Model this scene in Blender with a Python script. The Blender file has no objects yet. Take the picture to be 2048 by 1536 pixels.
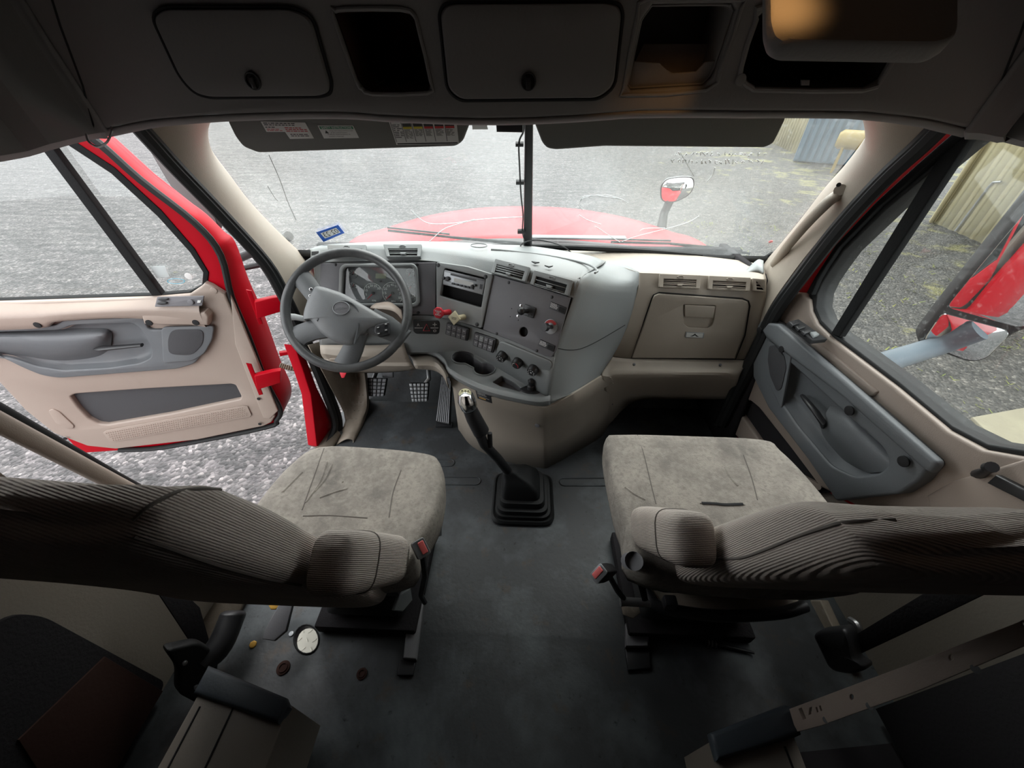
import bpy, bmesh, math, random
from mathutils import Vector as V, Matrix
random.seed(7)
SC = bpy.context.scene
COL = SC.collection

# ------------------------------------------------------------------ camera, sky, exposure
EYE = V((0, 0, 1.45)); FPX = 770.0
PITCH = math.radians(39); YAW = math.radians(2.1)
cam = bpy.data.cameras.new('camera'); cam.sensor_width = 36; cam.lens = FPX/2048*36; cam.clip_start = .02; cam.clip_end = 300
camo = bpy.data.objects.new('camera', cam); COL.objects.link(camo)
camo.location = EYE; camo.rotation_euler = (math.pi/2-PITCH, 0, YAW); SC.camera = camo
vs = SC.view_settings
vs.view_transform = 'Standard'; vs.look = 'None'; vs.gamma = 1; vs.use_curve_mapping = False; vs.exposure = 1.95
SC.cycles.max_bounces = 10; SC.cycles.diffuse_bounces = 6; SC.cycles.transparent_max_bounces = 12
SC.cycles.sample_clamp_indirect = 6; SC.cycles.caustics_reflective = False
W = bpy.data.worlds.new('overcast_sky'); SC.world = W; W.use_nodes = True
wn = W.node_tree.nodes; wl = W.node_tree.links
bg = wn['Background']; bg.inputs['Strength'].default_value = 1.0
tcw = wn.new('ShaderNodeTexCoord'); nzw = wn.new('ShaderNodeTexNoise'); nzw.inputs['Scale'].default_value = 2.2
rpw = wn.new('ShaderNodeValToRGB'); rpw.color_ramp.elements[0].color = (.80, .86, .92, 1); rpw.color_ramp.elements[1].color = (1, 1, .98, 1)
wl.new(tcw.outputs['Generated'], nzw.inputs['Vector']); wl.new(nzw.outputs['Fac'], rpw.inputs['Fac']); wl.new(rpw.outputs['Color'], bg.inputs['Color'])
sun = bpy.data.lights.new('veiled_sun', 'SUN'); sun.energy = 1.3; sun.angle = math.radians(60); sun.color = (1, .98, .95)
suno = bpy.data.objects.new('veiled_sun', sun); COL.objects.link(suno); suno.rotation_euler = (math.radians(-38), math.radians(8), 0)

# ------------------------------------------------------------------ geometry helpers
def ray(px, py):
    """direction from the eye through a photograph pixel, in cab coordinates (x right, y forward, z up)"""
    u = (px-1024)/FPX; v = (py-768)/FPX
    f = math.cos(PITCH)-v*math.sin(PITCH); d = math.sin(PITCH)+v*math.cos(PITCH)
    return V((u*math.cos(YAW)-f*math.sin(YAW), f*math.cos(YAW)+u*math.sin(YAW), -d))
def X(px, py, x): r = ray(px, py); return EYE+r*(x/r.x)
def Y(px, py, y): r = ray(px, py); return EYE+r*(y/r.y)
def Z(px, py, z): r = ray(px, py); return EYE+r*((z-EYE.z)/r.z)
class Frame:
    """a flat face of the cab: origin, two in-plane axes and the normal that looks at the cabin"""
    def __init__(s, o, n, up=V((0, 0, 1))):
        s.o = V(o); s.n = V(n).normalized()
        if s.n.dot(EYE-s.o) < 0: s.n = -s.n
        s.ex = V(up).cross(s.n).normalized(); s.ey = s.n.cross(s.ex)
        s.m = Matrix((s.ex, s.ey, s.n)).transposed()
    def hit(s, px, py):
        r = ray(px, py); return EYE+r*((s.o-EYE).dot(s.n)/r.dot(s.n))
    def loc(s, p): d = V(p)-s.o; return (d.dot(s.ex), d.dot(s.ey))
    def l(s, px, py): return s.loc(s.hit(px, py))
    def w(s, a, b, c=0): return s.o+s.ex*a+s.ey*b+s.n*c
    def h(s, px, py, c=0):
        r = ray(px, py); return EYE+r*((s.o+s.n*c-EYE).dot(s.n)/r.dot(s.n))
    def lo(s, px, py, c): return s.loc(s.h(px, py, c))
def F3(a, b, c, up=V((0, 0, 1))): return Frame(a, (b-a).cross(c-a), up)
def cr(pts, n, closed=False):
    pts = [V(p) for p in pts]; m = len(pts); out = []
    if m < 2: return pts
    segs = m if closed else m-1
    for i in range(segs):
        g = (lambda k: pts[k % m]) if closed else (lambda k: pts[k] if 0 <= k < m else (pts[0]*2-pts[1] if k < 0 else pts[-1]*2-pts[-2]))
        p0, p1, p2, p3 = g(i-1), g(i), g(i+1), g(i+2)
        for j in range(n):
            t = j/n
            out.append(.5*((2*p1)+(p2-p0)*t+(2*p0-5*p1+4*p2-p3)*t*t+(3*p1-p0-3*p2+p3)*t**3))
    if not closed: out.append(pts[-1])
    return out
def rnd(pts, r, n=4):
    """round the corners of a 2-D outline"""
    out = []; m = len(pts)
    for i in range(m):
        p = V((pts[i][0], pts[i][1])); a = V((pts[i-1][0], pts[i-1][1])); b = V((pts[(i+1) % m][0], pts[(i+1) % m][1]))
        da = a-p; db = b-p
        k = min(r, da.length*.45, db.length*.45)
        if k < 1e-6: out.append(tuple(p)); continue
        q0 = p+da.normalized()*k; q1 = p+db.normalized()*k
        for j in range(n+1):
            t = j/n; out.append(tuple(q0*(1-t)**2+p*2*t*(1-t)+q1*t*t))
    return out
def circ(c, r, n=20, ry=None, ph=0):
    return [(c[0]+r*math.cos(2*math.pi*i/n+ph), c[1]+(ry or r)*math.sin(2*math.pi*i/n+ph)) for i in range(n)]

class MB:
    """collects shapes and links them as ONE mesh object"""
    def __init__(s): s.b = bmesh.new()
    def mesh(s, me, mw):
        me.transform(mw); s.b.from_mesh(me); bpy.data.meshes.remove(me)
    def poly(s, f, outer, holes=(), d=.004, off=0, bev=.001, r=0):
        """slab with an outline and holes in frame f; its face lies `off` in front of the frame, its back d behind that"""
        cu = bpy.data.curves.new('outline', 'CURVE'); cu.dimensions = '2D'; cu.fill_mode = 'BOTH'
        bev = min(bev, d*.45)
        cu.extrude = max(d/2-bev, 1e-5); cu.bevel_depth = bev; cu.bevel_resolution = 2; cu.offset = -bev
        for k, pts in enumerate([outer]+list(holes)):
            if r and k == 0: pts = rnd(pts, r)
            sp = cu.splines.new('POLY'); sp.points.add(len(pts)-1); sp.use_cyclic_u = True
            for q, p in zip(sp.points, pts): q.co = (p[0], p[1], 0, 1)
        o = bpy.data.objects.new('outline', cu); me = bpy.data.meshes.new_from_object(o)
        bpy.data.objects.remove(o); bpy.data.curves.remove(cu)
        s.mesh(me, Matrix.Translation(f.o+f.n*(off-d/2)) @ f.m.to_4x4()); return s
    def pp(s, f, px, holes=(), **k):
        """the same with photograph pixels seen on the frame"""
        hr = k.pop('hr', 0); c = k.get('off', 0); d_ = k.get('d', .004)
        if d_ > .02 and c > .005: c -= d_                                     # thick raised piece: the outline one sees is its foot
        return s.poly(f, [f.lo(*p, c) for p in px], [rnd([f.lo(*p, c) for p in h], hr) if hr else [f.lo(*p, c) for p in h] for h in holes], **k)
    def disc(s, f, c, r, d=.004, off=0, bev=.001, n=24): return s.poly(f, circ(c, r, n), d=d, off=off, bev=bev)
    def box(s, c, size, rot=None, bev=0):
        t = bmesh.new(); bmesh.ops.create_cube(t, size=1)
        bmesh.ops.scale(t, vec=size, verts=t.verts)
        if bev: bmesh.ops.bevel(t, geom=list(t.edges), offset=bev, segments=2, affect='EDGES', profile=.5)
        m = Matrix.Translation(c)
        if rot is not None: m = m @ (rot.to_4x4() if isinstance(rot, Matrix) else Matrix.Rotation(rot, 4, 'Z'))
        bmesh.ops.transform(t, matrix=m, verts=t.verts)
        me = bpy.data.meshes.new('t'); t.to_mesh(me); t.free(); s.b.from_mesh(me); bpy.data.meshes.remove(me); return s
    def tube(s, pts, r, n=10, cap=True, ref=None, flat=1):
        pts = [V(p) for p in pts]; m = len(pts); rings = []
        if m < 2: return s
        rs = r if isinstance(r, (list, tuple)) else [r]*m
        t0 = (pts[1]-pts[0]).normalized()
        u = (V(ref) if ref else (V((0, 0, 1)) if abs(t0.z) < .9 else V((1, 0, 0))))
        for i in range(m):
            t = (pts[min(i+1, m-1)]-pts[max(i-1, 0)]).normalized()
            u = (u-t*u.dot(t)).normalized(); w = t.cross(u)
            rings.append([s.b.verts.new(pts[i]+(u*math.cos(2*math.pi*k/n)*flat+w*math.sin(2*math.pi*k/n))*rs[i]) for k in range(n)])
        for a, b in zip(rings, rings[1:]):
            for k in range(n): s.b.faces.new((a[k], a[(k+1) % n], b[(k+1) % n], b[k]))
        if cap: s.b.faces.new(rings[0][::-1]); s.b.faces.new(rings[-1])
        return s
    def rings(s, rings, cap0=True, cap1=True, closed=False):
        vs_ = [[s.b.verts.new(p) for p in r] for r in rings]; n = len(vs_[0])
        prs = list(zip(vs_, vs_[1:]))+([(vs_[-1], vs_[0])] if closed else [])
        for a, b in prs:
            for k in range(n): s.b.faces.new((a[k], a[(k+1) % n], b[(k+1) % n], b[k]))
        if not closed:
            if cap0: s.b.faces.new(vs_[0][::-1])
            if cap1: s.b.faces.new(vs_[-1])
        return s
    def lat(s, rows, nu=4, nv=1):
        """sheet through rows of points, smooth along a row; smooth down the columns too when nv > 1"""
        rows = [cr(r, nu) if nu > 1 else [V(p) for p in r] for r in rows]
        if nv > 1:
            cols = [cr([r[i] for r in rows], nv) for i in range(len(rows[0]))]
            rows = [[c[j] for c in cols] for j in range(len(cols[0]))]
        vv = [[s.b.verts.new(p) for p in r] for r in rows]
        for a, b in zip(vv, vv[1:]):
            for k in range(len(a)-1): s.b.faces.new((a[k], a[k+1], b[k+1], b[k]))
        return s
    def quadmesh(s, me, q):
        """lay a flat mesh (unit square) into a quad of four 3-D points: lower left, lower right, upper right, upper left"""
        for v in me.vertices:
            a, b = v.co.x, v.co.y
            v.co = q[0]*(1-a)*(1-b)+q[1]*a*(1-b)+q[2]*a*b+q[3]*(1-a)*b
        s.b.from_mesh(me); bpy.data.meshes.remove(me); return s
    def text(s, txt, q, thick=False):
        cu = bpy.data.curves.new('t', 'FONT'); cu.body = txt; cu.fill_mode = 'FRONT'; cu.resolution_u = 3
        if thick: cu.offset = .02
        o = bpy.data.objects.new('t', cu); me = bpy.data.meshes.new_from_object(o)
        bpy.data.objects.remove(o); bpy.data.curves.remove(cu)
        if not me.vertices: return s
        xs = [v.co.x for v in me.vertices]; ys = [v.co.y for v in me.vertices]
        x0, x1, y0, y1 = min(xs), max(xs), min(ys), max(ys)
        for v in me.vertices: v.co = ((v.co.x-x0)/max(x1-x0, 1e-6), (v.co.y-y0)/max(y1-y0, 1e-6), 0)
        return s.quadmesh(me, q)
    def rect(s, q):
        s.b.faces.new([s.b.verts.new(p) for p in q]); return s
    def build(s, name, mat, parent=None, label=None, cat=None, group=None, kind=None, sub=0, sol=0, bev=0, ang=40, loc=None, soff=-1):
        bm = s.b
        bmesh.ops.remove_doubles(bm, verts=bm.verts, dist=1e-6)
        bmesh.ops.recalc_face_normals(bm, faces=bm.faces)
        root = parent
        while root is not None and root.parent is not None: root = root.parent
        org = root.location.copy() if root is not None else (V(loc) if loc is not None else V((0, 0, 0)))
        if root is None and loc is None and len(bm.verts):
            org = sum((v.co for v in bm.verts), V())/len(bm.verts)
        bmesh.ops.translate(bm, vec=-org, verts=bm.verts)
        me = bpy.data.meshes.new(name); bm.to_mesh(me); bm.free()
        me.shade_smooth(); me.set_sharp_from_angle(angle=math.radians(ang))
        o = bpy.data.objects.new(name, me); COL.objects.link(o); me.materials.append(mat)
        if parent is not None: o.parent = parent
        else: o.location = org
        if sol: m = o.modifiers.new('thickness', 'SOLIDIFY'); m.thickness = sol; m.offset = soff
        if bev: m = o.modifiers.new('edge', 'BEVEL'); m.width = bev; m.segments = 3; m.limit_method = 'ANGLE'
        if sub: m = o.modifiers.new('smooth', 'SUBSURF'); m.levels = sub; m.render_levels = sub
        tag(o, label, cat, group, kind); return o
def onto(o, pts, lift=.001):
    """points of a finished part's surface that the given photograph pixels show"""
    from mathutils.bvhtree import BVHTree
    root = o
    while root.parent is not None: root = root.parent
    w = root.location; t = BVHTree.FromPolygons([v.co+w for v in o.data.vertices], [tuple(p.vertices) for p in o.data.polygons]); out = []
    for a, b in pts:
        h = t.ray_cast(EYE, ray(a, b).normalized())
        if h[0] is not None: out.append(h[0]-ray(a, b).normalized()*lift)
    return out
def tag(o, label=None, cat=None, group=None, kind=None):
    if label: o['label'] = label
    if cat: o['category'] = cat
    if group: o['group'] = group
    if kind: o['kind'] = kind
    return o
def thing(name, loc, label, cat, group=None, kind=None):
    o = bpy.data.objects.new(name, None); COL.objects.link(o); o.location = loc; o.empty_display_size = .05
    return tag(o, label, cat, group, kind)
def qf(f, px, off=.001):
    """photograph quad (upper left, upper right, lower right, lower left) on a frame -> corner points for text"""
    p = [f.h(a, b, off) for a, b in px]; return [p[3], p[2], p[1], p[0]]
def sq(q, u0, v0, u1, v1):
    """part of a quad: u to the right, v down"""
    g = lambda a, b: q[0]*(1-a)*(1-b)+q[1]*a*(1-b)+q[2]*a*b+q[3]*(1-a)*b
    return [g(u0, 1-v1), g(u1, 1-v1), g(u1, 1-v0), g(u0, 1-v0)]

# ------------------------------------------------------------------ materials
def mat(name, col, rough=.5, bump=None, var=None, metal=0, spec=.5, coat=0, stripe=None, emit=None):
    """principled with optional grain (scale, strength), second colour patches (scale, lo, hi, colour) and ribs (axis vector, scale, strength)"""
    m = bpy.data.materials.new(name); m.use_nodes = True
    nt = m.node_tree; N = nt.nodes; L = nt.links; P = N['Principled BSDF']
    P.inputs['Base Color'].default_value = (*col, 1); P.inputs['Roughness'].default_value = rough
    P.inputs['Metallic'].default_value = metal; P.inputs['Specular IOR Level'].default_value = spec
    P.inputs['Coat Weight'].default_value = coat; P.inputs['Coat Roughness'].default_value = .08
    if emit: P.inputs['Emission Color'].default_value = (*emit[0], 1); P.inputs['Emission Strength'].default_value = emit[1]
    tc = N.new('ShaderNodeTexCoord'); co = tc.outputs['Object']
    if var:
        col_in = None
        for (sc, lo, hi, c2) in (var if isinstance(var, list) else [var]):
            nz = N.new('ShaderNodeTexNoise'); nz.inputs['Scale'].default_value = sc; nz.inputs['Detail'].default_value = 8; nz.inputs['Roughness'].default_value = .62
            rp = N.new('ShaderNodeValToRGB'); rp.color_ramp.elements[0].position = lo; rp.color_ramp.elements[1].position = hi
            mx = N.new('ShaderNodeMix'); mx.data_type = 'RGBA'
            L.new(co, nz.inputs['Vector']); L.new(nz.outputs['Fac'], rp.inputs['Fac']); L.new(rp.outputs['Color'], mx.inputs['Factor'])
            if col_in is None: mx.inputs['A'].default_value = (*col, 1)
            else: L.new(col_in, mx.inputs['A'])
            mx.inputs['B'].default_value = (*c2, 1); col_in = mx.outputs['Result']
        L.new(col_in, P.inputs['Base Color'])
    nrm = None
    if bump:
        nz = N.new('ShaderNodeTexNoise'); nz.inputs['Scale'].default_value = bump[0]; nz.inputs['Detail'].default_value = 3
        bp = N.new('ShaderNodeBump'); bp.inputs['Strength'].default_value = bump[1]; bp.inputs['Distance'].default_value = .002
        L.new(co, nz.inputs['Vector']); L.new(nz.outputs['Fac'], bp.inputs['Height']); nrm = bp.outputs['Normal']
    if stripe:
        dt = N.new('ShaderNodeVectorMath'); dt.operation = 'DOT_PRODUCT'; dt.inputs[1].default_value = stripe[0]
        L.new(co, dt.inputs[0]); src = dt.outputs['Value']
        if len(stripe) > 3:
            nz = N.new('ShaderNodeTexNoise'); nz.inputs['Scale'].default_value = 14; L.new(co, nz.inputs['Vector'])
            ma = N.new('ShaderNodeMath'); ma.operation = 'MULTIPLY_ADD'; ma.inputs[1].default_value = stripe[3]
            L.new(nz.outputs['Fac'], ma.inputs[0]); L.new(src, ma.inputs[2]); src = ma.outputs[0]
        ml = N.new('ShaderNodeMath'); ml.operation = 'MULTIPLY'; ml.inputs[1].default_value = stripe[1]*2*math.pi; L.new(src, ml.inputs[0])
        sn = N.new('ShaderNodeMath'); sn.operation = 'SINE'; L.new(ml.outputs[0], sn.inputs[0])
        bp = N.new('ShaderNodeBump'); bp.inputs['Strength'].default_value = stripe[2]; bp.inputs['Distance'].default_value = .003
        L.new(sn.outputs[0], bp.inputs['Height'])
        if nrm: L.new(nrm, bp.inputs['Normal'])
        nrm = bp.outputs['Normal']
    if nrm: L.new(nrm, P.inputs['Normal'])
    return m
M = {}
M['grey'] = mat('grey_plastic', (.26, .275, .275), .5, (420, .25), (5, .5, .75, (.27, .265, .255)))
M['slate'] = mat('slate_door_plastic', (.135, .145, .155), .5, (420, .25), (5, .5, .75, (.16, .165, .17)))
M['grey_dark'] = mat('charcoal_panel', (.15, .147, .157), .55, (300, .2), (7, .5, .8, (.185, .183, .19)))
M['beige'] = mat('beige_plastic', (.37, .30, .255), .5, (420, .25), (4, .55, .8, (.32, .26, .215)))
M['taupe'] = mat('taupe_dash_plastic', (.37, .32, .265), .5, (420, .25), (4, .55, .8, (.315, .27, .22)))
M['beige_dirty'] = mat('dirty_beige_plastic', (.30, .25, .20), .6, (200, .3), [(6, .4, .7, (.16, .13, .10)), (24, .55, .75, (.36, .31, .26))])
M['black'] = mat('black_plastic', (.022, .022, .024), .42, (300, .15))
M['rubber'] = mat('black_rubber', (.011, .0115, .012), .6, (90, .2), spec=.35)
M['grille'] = mat('dark_grille', (.055, .055, .06), .7, (600, .6))
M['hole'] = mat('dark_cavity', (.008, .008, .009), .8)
M['red'] = mat('red_paint', (.42, .001, .010), .42, None, (3, .55, .85, (.34, .002, .009)), spec=.13, coat=.05)
M['chrome'] = mat('chrome', (.78, .79, .80), .14, metal=1)
M['steel'] = mat('worn_steel', (.38, .38, .38), .4, metal=.9, bump=(60, .1))
M['white'] = mat('white_print', (.80, .80, .79), .5)
M['label'] = mat('label_paper', (.62, .62, .60), .55)
M['ink'] = mat('black_ink', (.02, .02, .02), .6)
M['red_ink'] = mat('red_ink', (.45, .03, .03), .6)
M['green_ink'] = mat('green_ink', (.03, .20, .10), .6)
M['blue_ink'] = mat('blue_ink', (.01, .10, .50), .5)
M['yellow_ink'] = mat('yellow_ink', (.55, .45, .03), .6)
M['red_plastic'] = mat('red_plastic', (.70, .03, .05), .4)
M['pink_red'] = mat('pale_red_button', (.80, .16, .15), .4)
M['cream'] = mat('cream_plastic', (.62, .55, .36), .45)
M['header'] = mat('dark_grey_headliner', (.195, .190, .194), .75, (160, .3))
M['visor'] = mat('grey_vinyl', (.13, .13, .118), .6, (220, .3))
M['mat'] = mat('floor_rubber', (.047, .05, .053), .5, (50, .5), [(3.2, .47, .66, (.105, .118, .126)), (11, .58, .72, (.075, .058, .045)), (40, .62, .72, (.02, .02, .021))], spec=.4)
M['cloth'] = mat('stained_seat_cloth', (.36, .325, .285), .95, (260, .6), [(7, .42, .68, (.185, .168, .152)), (34, .46, .8, (.41, .375, .325)), (90, .47, .72, (.235, .213, .19))], spec=.1)
M['rib'] = mat('ribbed_seat_cloth', (.55, .485, .435), .95, (300, .5), (6, .5, .75, (.43, .38, .335)), spec=.1, stripe=((.25, .957, .29), 330, .35))
M['rib2'] = mat('ribbed_armrest_cloth', (.55, .485, .435), .95, (300, .5), (6, .5, .75, (.42, .37, .33)), spec=.1, stripe=((0, .895, .447), 330, .4))
M['seam'] = mat('seam_thread', (.17, .15, .135), .9)
M['carpet'] = mat('dark_carpet', (.03, .028, .03), .95, (120, .8), spec=.1)
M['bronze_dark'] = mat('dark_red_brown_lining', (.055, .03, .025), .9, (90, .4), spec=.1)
M['panel_dark'] = mat('tan_cabinet', (.25, .215, .18), .6, (160, .3))
M['blue_grey'] = mat('blue_grey_trim', (.07, .085, .10), .5, (200, .2))
M['mirror'] = mat('mirror_glass', (.75, .77, .77), .02, metal=1)
M['steel_blue'] = mat('pale_blue_painted_steel', (.12, .15, .175), .55, spec=.2)
M['orange'] = mat('orange_cap', (.75, .42, .08), .5)
M['plate'] = mat('bright_tread_plate', (.42, .40, .34), .5, metal=.1, bump=(40, .1))
M['felt'] = mat('grey_window_felt', (.014, .0145, .015), .85, (200, .5), spec=.2)
M['lcd'] = mat('grey_green_lcd', (.30, .32, .22), .3)
M['silver'] = mat('silver_plastic', (.30, .31, .32), .35, metal=.5)
M['whiteline'] = mat('pale_crack', (.85, .86, .88), .3)

def glass(name, haze, hazecol, scale, lo, hi, drops=0, spec=.06):
    """clear pane: mostly transparent, a little mirror, and a film of condensation or dust where the noise says so"""
    m = bpy.data.materials.new(name); m.use_nodes = True; nt = m.node_tree; N = nt.nodes; L = nt.links
    N.remove(N['Principled BSDF']); out = N['Material Output']
    tr = N.new('ShaderNodeBsdfTransparent'); tr.inputs['Color'].default_value = (.95, .97, .96, 1)
    gl = N.new('ShaderNodeBsdfGlossy'); gl.inputs['Roughness'].default_value = .03
    df = N.new('ShaderNodeBsdfDiffuse'); df.inputs['Color'].default_value = (*hazecol, 1)
    tl = N.new('ShaderNodeBsdfTranslucent'); tl.inputs['Color'].default_value = (*hazecol, 1)
    m1 = N.new('ShaderNodeMixShader'); m1.inputs['Fac'].default_value = spec; L.new(tr.outputs[0], m1.inputs[1]); L.new(gl.outputs[0], m1.inputs[2])
    m2 = N.new('ShaderNodeMixShader'); m2.inputs['Fac'].default_value = .6; L.new(df.outputs[0], m2.inputs[1]); L.new(tl.outputs[0], m2.inputs[2])
    tc = N.new('ShaderNodeTexCoord'); nz = N.new('ShaderNodeTexNoise'); nz.inputs['Scale'].default_value = scale; nz.inputs['Detail'].default_value = 5
    L.new(tc.outputs['Object'], nz.inputs['Vector'])
    mr = N.new('ShaderNodeMapRange'); mr.inputs['From Min'].default_value = lo; mr.inputs['From Max'].default_value = hi
    mr.inputs['To Min'].default_value = haze[0]; mr.inputs['To Max'].default_value = haze[1]
    L.new(nz.outputs['Fac'], mr.inputs['Value']); fac = mr.outputs[0]
    if drops:
        vz = N.new('ShaderNodeTexNoise'); vz.inputs['Scale'].default_value = drops; vz.inputs['Detail'].default_value = 2; L.new(tc.outputs['Object'], vz.inputs['Vector'])
        rp = N.new('ShaderNodeMapRange'); rp.inputs['From Min'].default_value = .62; rp.inputs['From Max'].default_value = .72; rp.inputs['To Max'].default_value = .06
        L.new(vz.outputs['Fac'], rp.inputs['Value'])
        ad = N.new('ShaderNodeMath'); ad.operation = 'ADD'; ad.use_clamp = True; L.new(fac, ad.inputs[0]); L.new(rp.outputs[0], ad.inputs[1]); fac = ad.outputs[0]
    m3 = N.new('ShaderNodeMixShader'); L.new(fac, m3.inputs['Fac']); L.new(m1.outputs[0], m3.inputs[1]); L.new(m2.outputs[0], m3.inputs[2])
    L.new(m3.outputs[0], out.inputs['Surface']); return m
M['screen'] = glass('misted_windshield', (.01, .085), (.80, .84, .84), 2.4, .38, .68, 60)
M['pane'] = glass('clear_side_glass', (.004, .03), (.8, .84, .82), 3, .4, .7, 90)
M['lens'] = glass('gauge_lens', (.005, .02), (.8, .8, .8), 8, .4, .7)
# ------------------------------------------------------------------ outdoors: the yard
GZ = -1.25
def ground_material():
    m = mat('wet_gravel', (.2, .2, .2), .7); nt = m.node_tree; N = nt.nodes; L = nt.links; P = N['Principled BSDF']
    tc = N.new('ShaderNodeTexCoord'); co = tc.outputs['Object']
    def noise(sc, det=4, vec=co, rough=.6):
        n = N.new('ShaderNodeTexNoise'); n.inputs['Scale'].default_value = sc; n.inputs['Detail'].default_value = det; n.inputs['Roughness'].default_value = rough
        L.new(vec, n.inputs['Vector']); return n.outputs['Fac']
    def ramp(fac, *st):
        r = N.new('ShaderNodeValToRGB'); e = r.color_ramp.elements
        while len(e) < len(st): e.new(.5)
        for k, (p, c) in zip(e, st): k.position = p; k.color = (*c, 1)
        L.new(fac, r.inputs['Fac']); return r.outputs['Color']
    def mix(a, b, fac, bt='MIX'):
        x = N.new('ShaderNodeMix'); x.data_type = 'RGBA'; x.blend_type = bt
        L.new(a, x.inputs['A']); L.new(b, x.inputs['B'])
        if isinstance(fac, float): x.inputs['Factor'].default_value = fac
        else: L.new(fac, x.inputs['Factor'])
        return x.outputs['Result']
    vo = N.new('ShaderNodeTexVoronoi'); vo.inputs['Scale'].default_value = 34; L.new(co, vo.inputs['Vector'])
    bw = N.new('ShaderNodeSeparateColor'); L.new(vo.outputs['Color'], bw.inputs[0])
    stones = ramp(bw.outputs[0], (0, (.022, .020, .0205)), (.5, (.058, .052, .0535)), (.85, (.098, .087, .090)), (1, (.18, .163, .162)))
    mp = N.new('ShaderNodeMapping'); mp.inputs['Rotation'].default_value = (0, 0, .55); mp.inputs['Scale'].default_value = (.5, 3.2, 1); L.new(co, mp.inputs['Vector'])
    streak = ramp(noise(1.6, 6, mp.outputs[0]), (.38, (.55, .57, .56)), (.5, (1, 1, 1)), (.64, (1.35, 1.38, 1.33)))
    c = mix(stones, streak, 1.0, 'MULTIPLY')
    sx = N.new('ShaderNodeSeparateXYZ'); L.new(co, sx.inputs[0])
    lump = ramp(noise(5.5, 5, co, .65), (.32, (.30, .30, .31)), (.5, (.85, .85, .85)), (.68, (1.38, 1.36, 1.36)))
    c = mix(c, lump, 1.0, 'MULTIPLY')
    # asphalt is darker and browner on the passenger side; moss and weeds grow towards the shed
    mr = N.new('ShaderNodeMapRange'); mr.inputs['From Min'].default_value = 1.2; mr.inputs['From Max'].default_value = 3.5; L.new(sx.outputs['X'], mr.inputs['Value'])
    asph = ramp(bw.outputs[0], (0, (.022, .021, .019)), (.5, (.046, .043, .039)), (.9, (.075, .07, .062)), (1, (.16, .15, .13)))
    asph = mix(asph, lump, 1.0, 'MULTIPLY')
    c = mix(c, asph, mr.outputs[0])
    mr2 = N.new('ShaderNodeMapRange'); mr2.inputs['From Min'].default_value = 3.6; mr2.inputs['From Max'].default_value = 8.5; mr2.inputs['To Max'].default_value = .15; L.new(sx.outputs['X'], mr2.inputs['Value'])
    ad = N.new('ShaderNodeMath'); ad.operation = 'ADD'; L.new(noise(1.1, 9, co, .72), ad.inputs[0]); L.new(mr2.outputs[0], ad.inputs[1])
    gm = ramp(ad.outputs[0], (.66, (0, 0, 0)), (.74, (1, 1, 1)))
    c = mix(c, ramp(noise(9, 3), (.3, (.10, .098, .035)), (.7, (.20, .185, .08))), gm)
    L.new(c, P.inputs['Base Color'])
    bp = N.new('ShaderNodeBump'); bp.inputs['Strength'].default_value = .9; bp.inputs['Distance'].default_value = .02; bp.invert = True
    L.new(vo.outputs['Distance'], bp.inputs['Height']); L.new(bp.outputs['Normal'], P.inputs['Normal'])
    return m
MB().lat([[(-60, 70, GZ), (60, 70, GZ)], [(-60, -40, GZ), (60, -40, GZ)]], 1).build('ground', ground_material(), label='grey gravel and asphalt yard all around the truck', cat='ground', kind='structure', loc=(0, 0, GZ))
conc = mat('worn_concrete', (.20, .18, .125), .8, (60, .4), (5, .45, .75, (.24, .22, .15)))
f = Frame((0, 0, GZ), (0, 0, 1), V((0, 1, 0)))
MB().poly(f, [f.loc(p) for p in [Z(1940, 838, GZ), Z(2048, 818, GZ), (8.2, 4.5, GZ), (8.6, -3, GZ), (3.4, -3, GZ), Z(2010, 905, GZ)]], d=.08, off=.03, bev=.01).build('slab', conc, label='pale concrete pad beside the mossy asphalt outside the passenger window', cat='concrete pad', kind='structure')
wd = MB()
for i in range(420):
    a = random.random(); p = V((random.uniform(3.2, 8.2), random.uniform(1.5, 9.5), GZ))
    if (p.x+p.y*.3)*random.random() < 4: continue
    for j in range(7):
        an = random.uniform(0, 6.28); l = random.uniform(.02, .075); q = p+V((random.gauss(0, .09), random.gauss(0, .09), 0))
        d = V((math.cos(an), math.sin(an), .35))*l; s = V((-math.sin(an), math.cos(an), 0))*l*.13
        wd.b.faces.new([wd.b.verts.new(v) for v in (q-s, q+s, q+d+s*.4, q+d-s*.4)])
wd.build('weeds', mat('yellow_green_weeds', (.17, .17, .04), .8, None, (3, .4, .6, (.13, .16, .035))), label='small yellow green weeds growing through the asphalt by the shed', cat='weeds', kind='stuff')

# ribbed cream metal shed on the passenger side
A = Z(1867, 444, GZ); B = A+(Z(1995, 499, GZ)-A)*3; ax = (B-A).normalized(); nn = V((-1, .14, 0)).normalized()
sh = thing('shed', A, 'cream ribbed metal shed outside the passenger window', 'building')
shm = mat('cream_sheet_metal', (.50, .44, .27), .5, (5, .2), (1.2, .45, .7, (.44, .39, .23)))
def ribbed(a, b, hgt, m):
    d = (b-a); ln = d.length; d = d.normalized(); n = V((d.y, -d.x, 0)); n = n if n.dot(EYE-a) > 0 else -n
    pts = []; s = 0
    while s < ln:
        for ds, o in ((0, 0), (.19, 0), (.215, .03), (.265, .03), (.29, 0)): pts.append(a+d*(s+ds)+n*o)
        s += .31
    return m.lat([[p+V((0, 0, hgt)) for p in pts], [p+V((0, 0, 0)) for p in pts]], 1)
ribbed(A, B, 5.2, MB()).build('wall', shm, sh, sol=.02)
ribbed(A+V((5.5, 1.6, 0)), A, 5.2, MB()).build('wall', shm, sh, sol=.02)
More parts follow.
